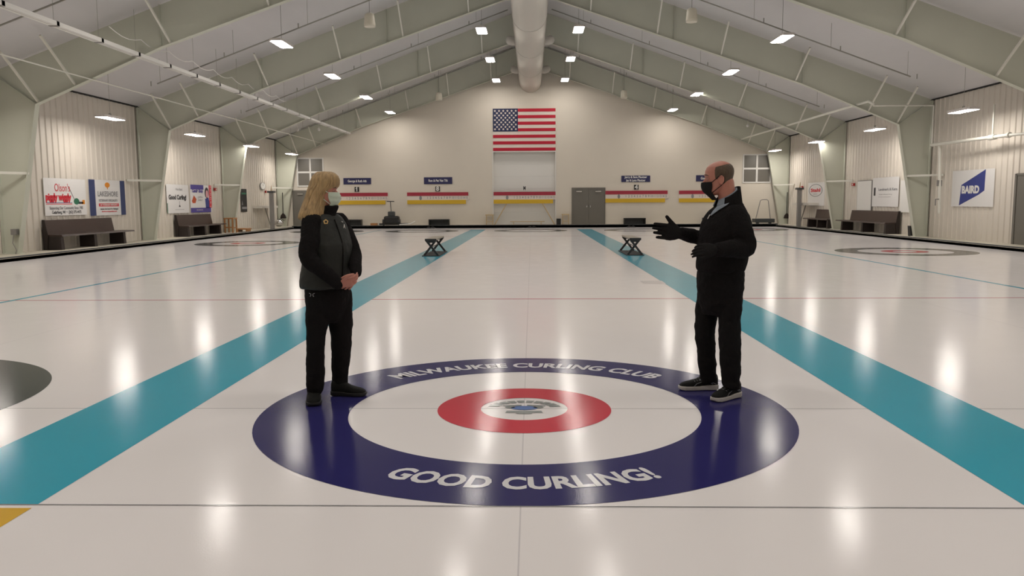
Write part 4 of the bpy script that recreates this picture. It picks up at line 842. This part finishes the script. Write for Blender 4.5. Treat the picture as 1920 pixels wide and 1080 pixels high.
rH, rK, rA = A(1337, 520, .50), A(1322, 612, .50), A(1327, 716, .56)
lH, lK, lA = A(1370, 520, .32), A(1368, 612, .30), A(1371, 728, .26)
for h_, k_, a_ in ((rH, rK, rA), (lH, lK, lA)): limb(Mb, [h_, k_, a_+Vector((0, 0, .02))], [.082, .056, .028])
Mb.build('body', 'skinh', mt, remesh=.0055, sm=3); mh.face(mt, 'skinh')
G = MB(); hand(G, rW_, (-1, -.18, .12), (0.0, 1, 0), -1, (.03, .07, .12, .18), (.02, 0, -.01, -.03), thumb=(.86, .74, 0), k=1.2, fat=1.25, tcurl=-.05)
limb(G, [rW_+Vector((.05, .02, 0)), rW_], [.036, .034]); G.build('glove', 'glove', mt, remesh=.004, sm=3)
G = MB(); hand(G, lW, (-1, -.1, .02), (.05, -.9, .5), -1, (.35, .4, .45, .5), thumb=(.8, .45, .1), k=1.05, fat=1.12)
limb(G, [lW+Vector((.05, .02, 0)), lW], [.036, .034]); G.build('glove', 'glove', mt, remesh=.0045, sm=3)
J = MB()
J.loft([ring(A(px, py, MY), a, bb, mr, mf, 36, 2.2) for py, px, a, bb in ((374, 1371, .07, .062), (383, 1369, .105, .085), (393, 1365, .165, .115), (405, 1363, .20, .140), (420, 1361, .208, .165), (440, 1360, .208, .178), (460, 1357, .203, .182), (480, 1354, .195, .176), (495, 1352, .192, .172), (505, 1351, .190, .168), (508, 1351, .175, .15))])
limb(J, [lS+Vector((0, .04, .005)), lS.lerp(lE, .5)+Vector((.01, 0, 0)), lE+Vector((.005, 0, 0)), lE.lerp(lW, .5), lW+Vector((.02, .01, 0))], [.082, .080, .074, .062, .050])
limb(J, [rS, rS.lerp(rE, .5), rE, rE.lerp(rW_, .5), rW_+Vector((.02, .01, 0))], [.08, .072, .064, .056, .046])
jo = folds(J.build('jacket', 'cloth', mt, remesh=.008, sm=4), .014, .09)
# stand collar, open at front
def collar(c0, c1, a0, a1, b0, b1, m, name, t, open_=.5, th=.006, dz=0):
    n = 30; v = []
    for lay in (0, th):
        for i in range(4):
            k = i/3; c = c0.lerp(c1, k)
            for j in range(n+1):
                ang = open_+(2*PI-2*open_)*j/n; v.append(c+mf*((b0+(b1-b0)*k+lay)*math.cos(ang))+mr*((a0+(a1-a0)*k+lay)*math.sin(ang))+Zv*(dz*math.cos(ang)*k))
    f = []; N_ = 4*(n+1)
    for i in range(3):
        for j in range(n): q = (i*(n+1)+j, i*(n+1)+j+1, (i+1)*(n+1)+j+1, (i+1)*(n+1)+j); f.append(q); f.append(tuple(x+N_ for x in q[::-1]))
        for j in (0, n): a, b_ = i*(n+1)+j, (i+1)*(n+1)+j; f.append((a, b_, b_+N_, a+N_))
    for j in range(n):
        for i in (0, 3): a, b_ = i*(n+1)+j, i*(n+1)+j+1; f.append((a, b_, b_+N_, a+N_))
    return MB().add(v, f).build(name, m, t, smooth=True)
collar(A(1365, 388, MY), A(1366, 362, MY), .105, .075, .095, .075, 'cloth', 'jacket_collar', jo, .75, .009, -.05)
so_ = collar(A(1361, 386, MY), A(1362, 363, MY), .088, .066, .088, .072, 'shirt', 'shirt_collar', mt, .28, .005, -.045)
JR = [(374, 1371, .07, .062), (383, 1369, .105, .085), (393, 1365, .165, .115), (405, 1363, .20, .140), (420, 1361, .208, .165)]
def jsurf(py, ang, off):
    for a, b in zip(JR, JR[1:]):
        if a[0] <= py <= b[0]: k = (py-a[0])/(b[0]-a[0]); r_ = [x+(y-x)*k for x, y in zip(a, b)]; break
    return A(r_[1], py, MY) + mr*((r_[2]+off)*math.sin(ang)) + mf*((r_[3]+off)*math.cos(ang))
rows_ = [(376, -1.0, -.15), (382, -.85, -.15), (388, -.62, -.15), (394, -.42, -.14), (400, -.27, -.13), (404, -.17, -.12)]
v = []; f = []
for off in (.012, .018):
    for py, a0, a1_ in rows_: v += [jsurf(py, a0+(a1_-a0)*j/5, off) for j in range(6)]
n = 6*len(rows_)
for i in range(len(rows_)-1):
    for j in range(5): q = (i*6+j, i*6+j+1, (i+1)*6+j+1, (i+1)*6+j); f += [q[::-1], tuple(x+n for x in q)]
MB().add(v, f).build('shirt_front', 'shirt', mt, smooth=True)
b = MB().tube([jsurf(403, -.15, .022), jsurf(409, -.13, .02)], .006, 8); b.build('zip_pull', 'silver', jo)
T = MB()
limb(T, [rH+Vector((0, 0, .04)), rH.lerp(rK, .5), rK, rK.lerp(rA, .5), rA.lerp(rK, .1), rA+Vector((0, 0, .03))], [.098, .092, .078, .072, .062, .066])
limb(T, [lH+Vector((0, 0, .04)), lH.lerp(lK, .5), lK, lK.lerp(lA, .5), lA.lerp(lK, .1), lA+Vector((0, 0, .03))], [.098, .088, .080, .076, .066, .070])
T.loft([ring(A(px, py, MY), a, bb, mr, mf) for py, px, a, bb in ((495, 1351, .175, .15), (515, 1351, .18, .17), (540, 1350, .18, .168), (565, 1348, .17, .15), (590, 1346, .12, .10))])
folds(T.build('trousers', 'trousers', mt, remesh=.008, sm=4), .022, .08)
hx = A(1343, 735, .60); shoe(mt, (hx.x, .58, 0), (-1, -.06, 0), .292, .05, .088, 'shoe', 'sole', .034, logo=True, side=-1)
hx = A(1388, 742, .33); shoe(mt, (hx.x-.01, .36, 0), (-.76, -.62, 0), .285, .05, .088, 'shoe', 'sole', .034, logo=True, side=-1)
# hair: cap on back and sides only
def haircap(hf, t):
    v = []; f = []; nA, nZ = 40, 16
    for lay in (0, 1):
        for i in range(nZ+1):
            k = i/nZ
            for j in range(nA+1):
                a = 1.15+(2*PI-2.3)*j/nA; da = abs(a-PI)/(PI-1.15)     # 0 at the back, 1 at the temples
                zlo = .035+.085*da**1.6; zhi = .226-.026*da**2
                z = zlo+(zhi-zlo)*k; ed = min(k, 1-k, (1-da)*2+.02)*4; off = -.002+.006*min(1, max(ed, 0))**.6 if lay else -.006
                fr, bk, w_ = hval(z, 1), hval(z, 2), hval(z, 3); v.append(hf.surf(a, z, off))
    n = (nA+1)*(nZ+1)
    for i in range(nZ):
        for j in range(nA): q = (i*(nA+1)+j, i*(nA+1)+j+1, (i+1)*(nA+1)+j+1, (i+1)*(nA+1)+j); f.append(q[::-1]); f.append(tuple(x+n for x in q))
    return MB().add(v, f).build('hair', 'hairm', t, smooth=True)
haircap(mh, mt)
facemask(mh, 'maskb', mt, -.032, .098, 1.10, .007, 0, nose=.026)
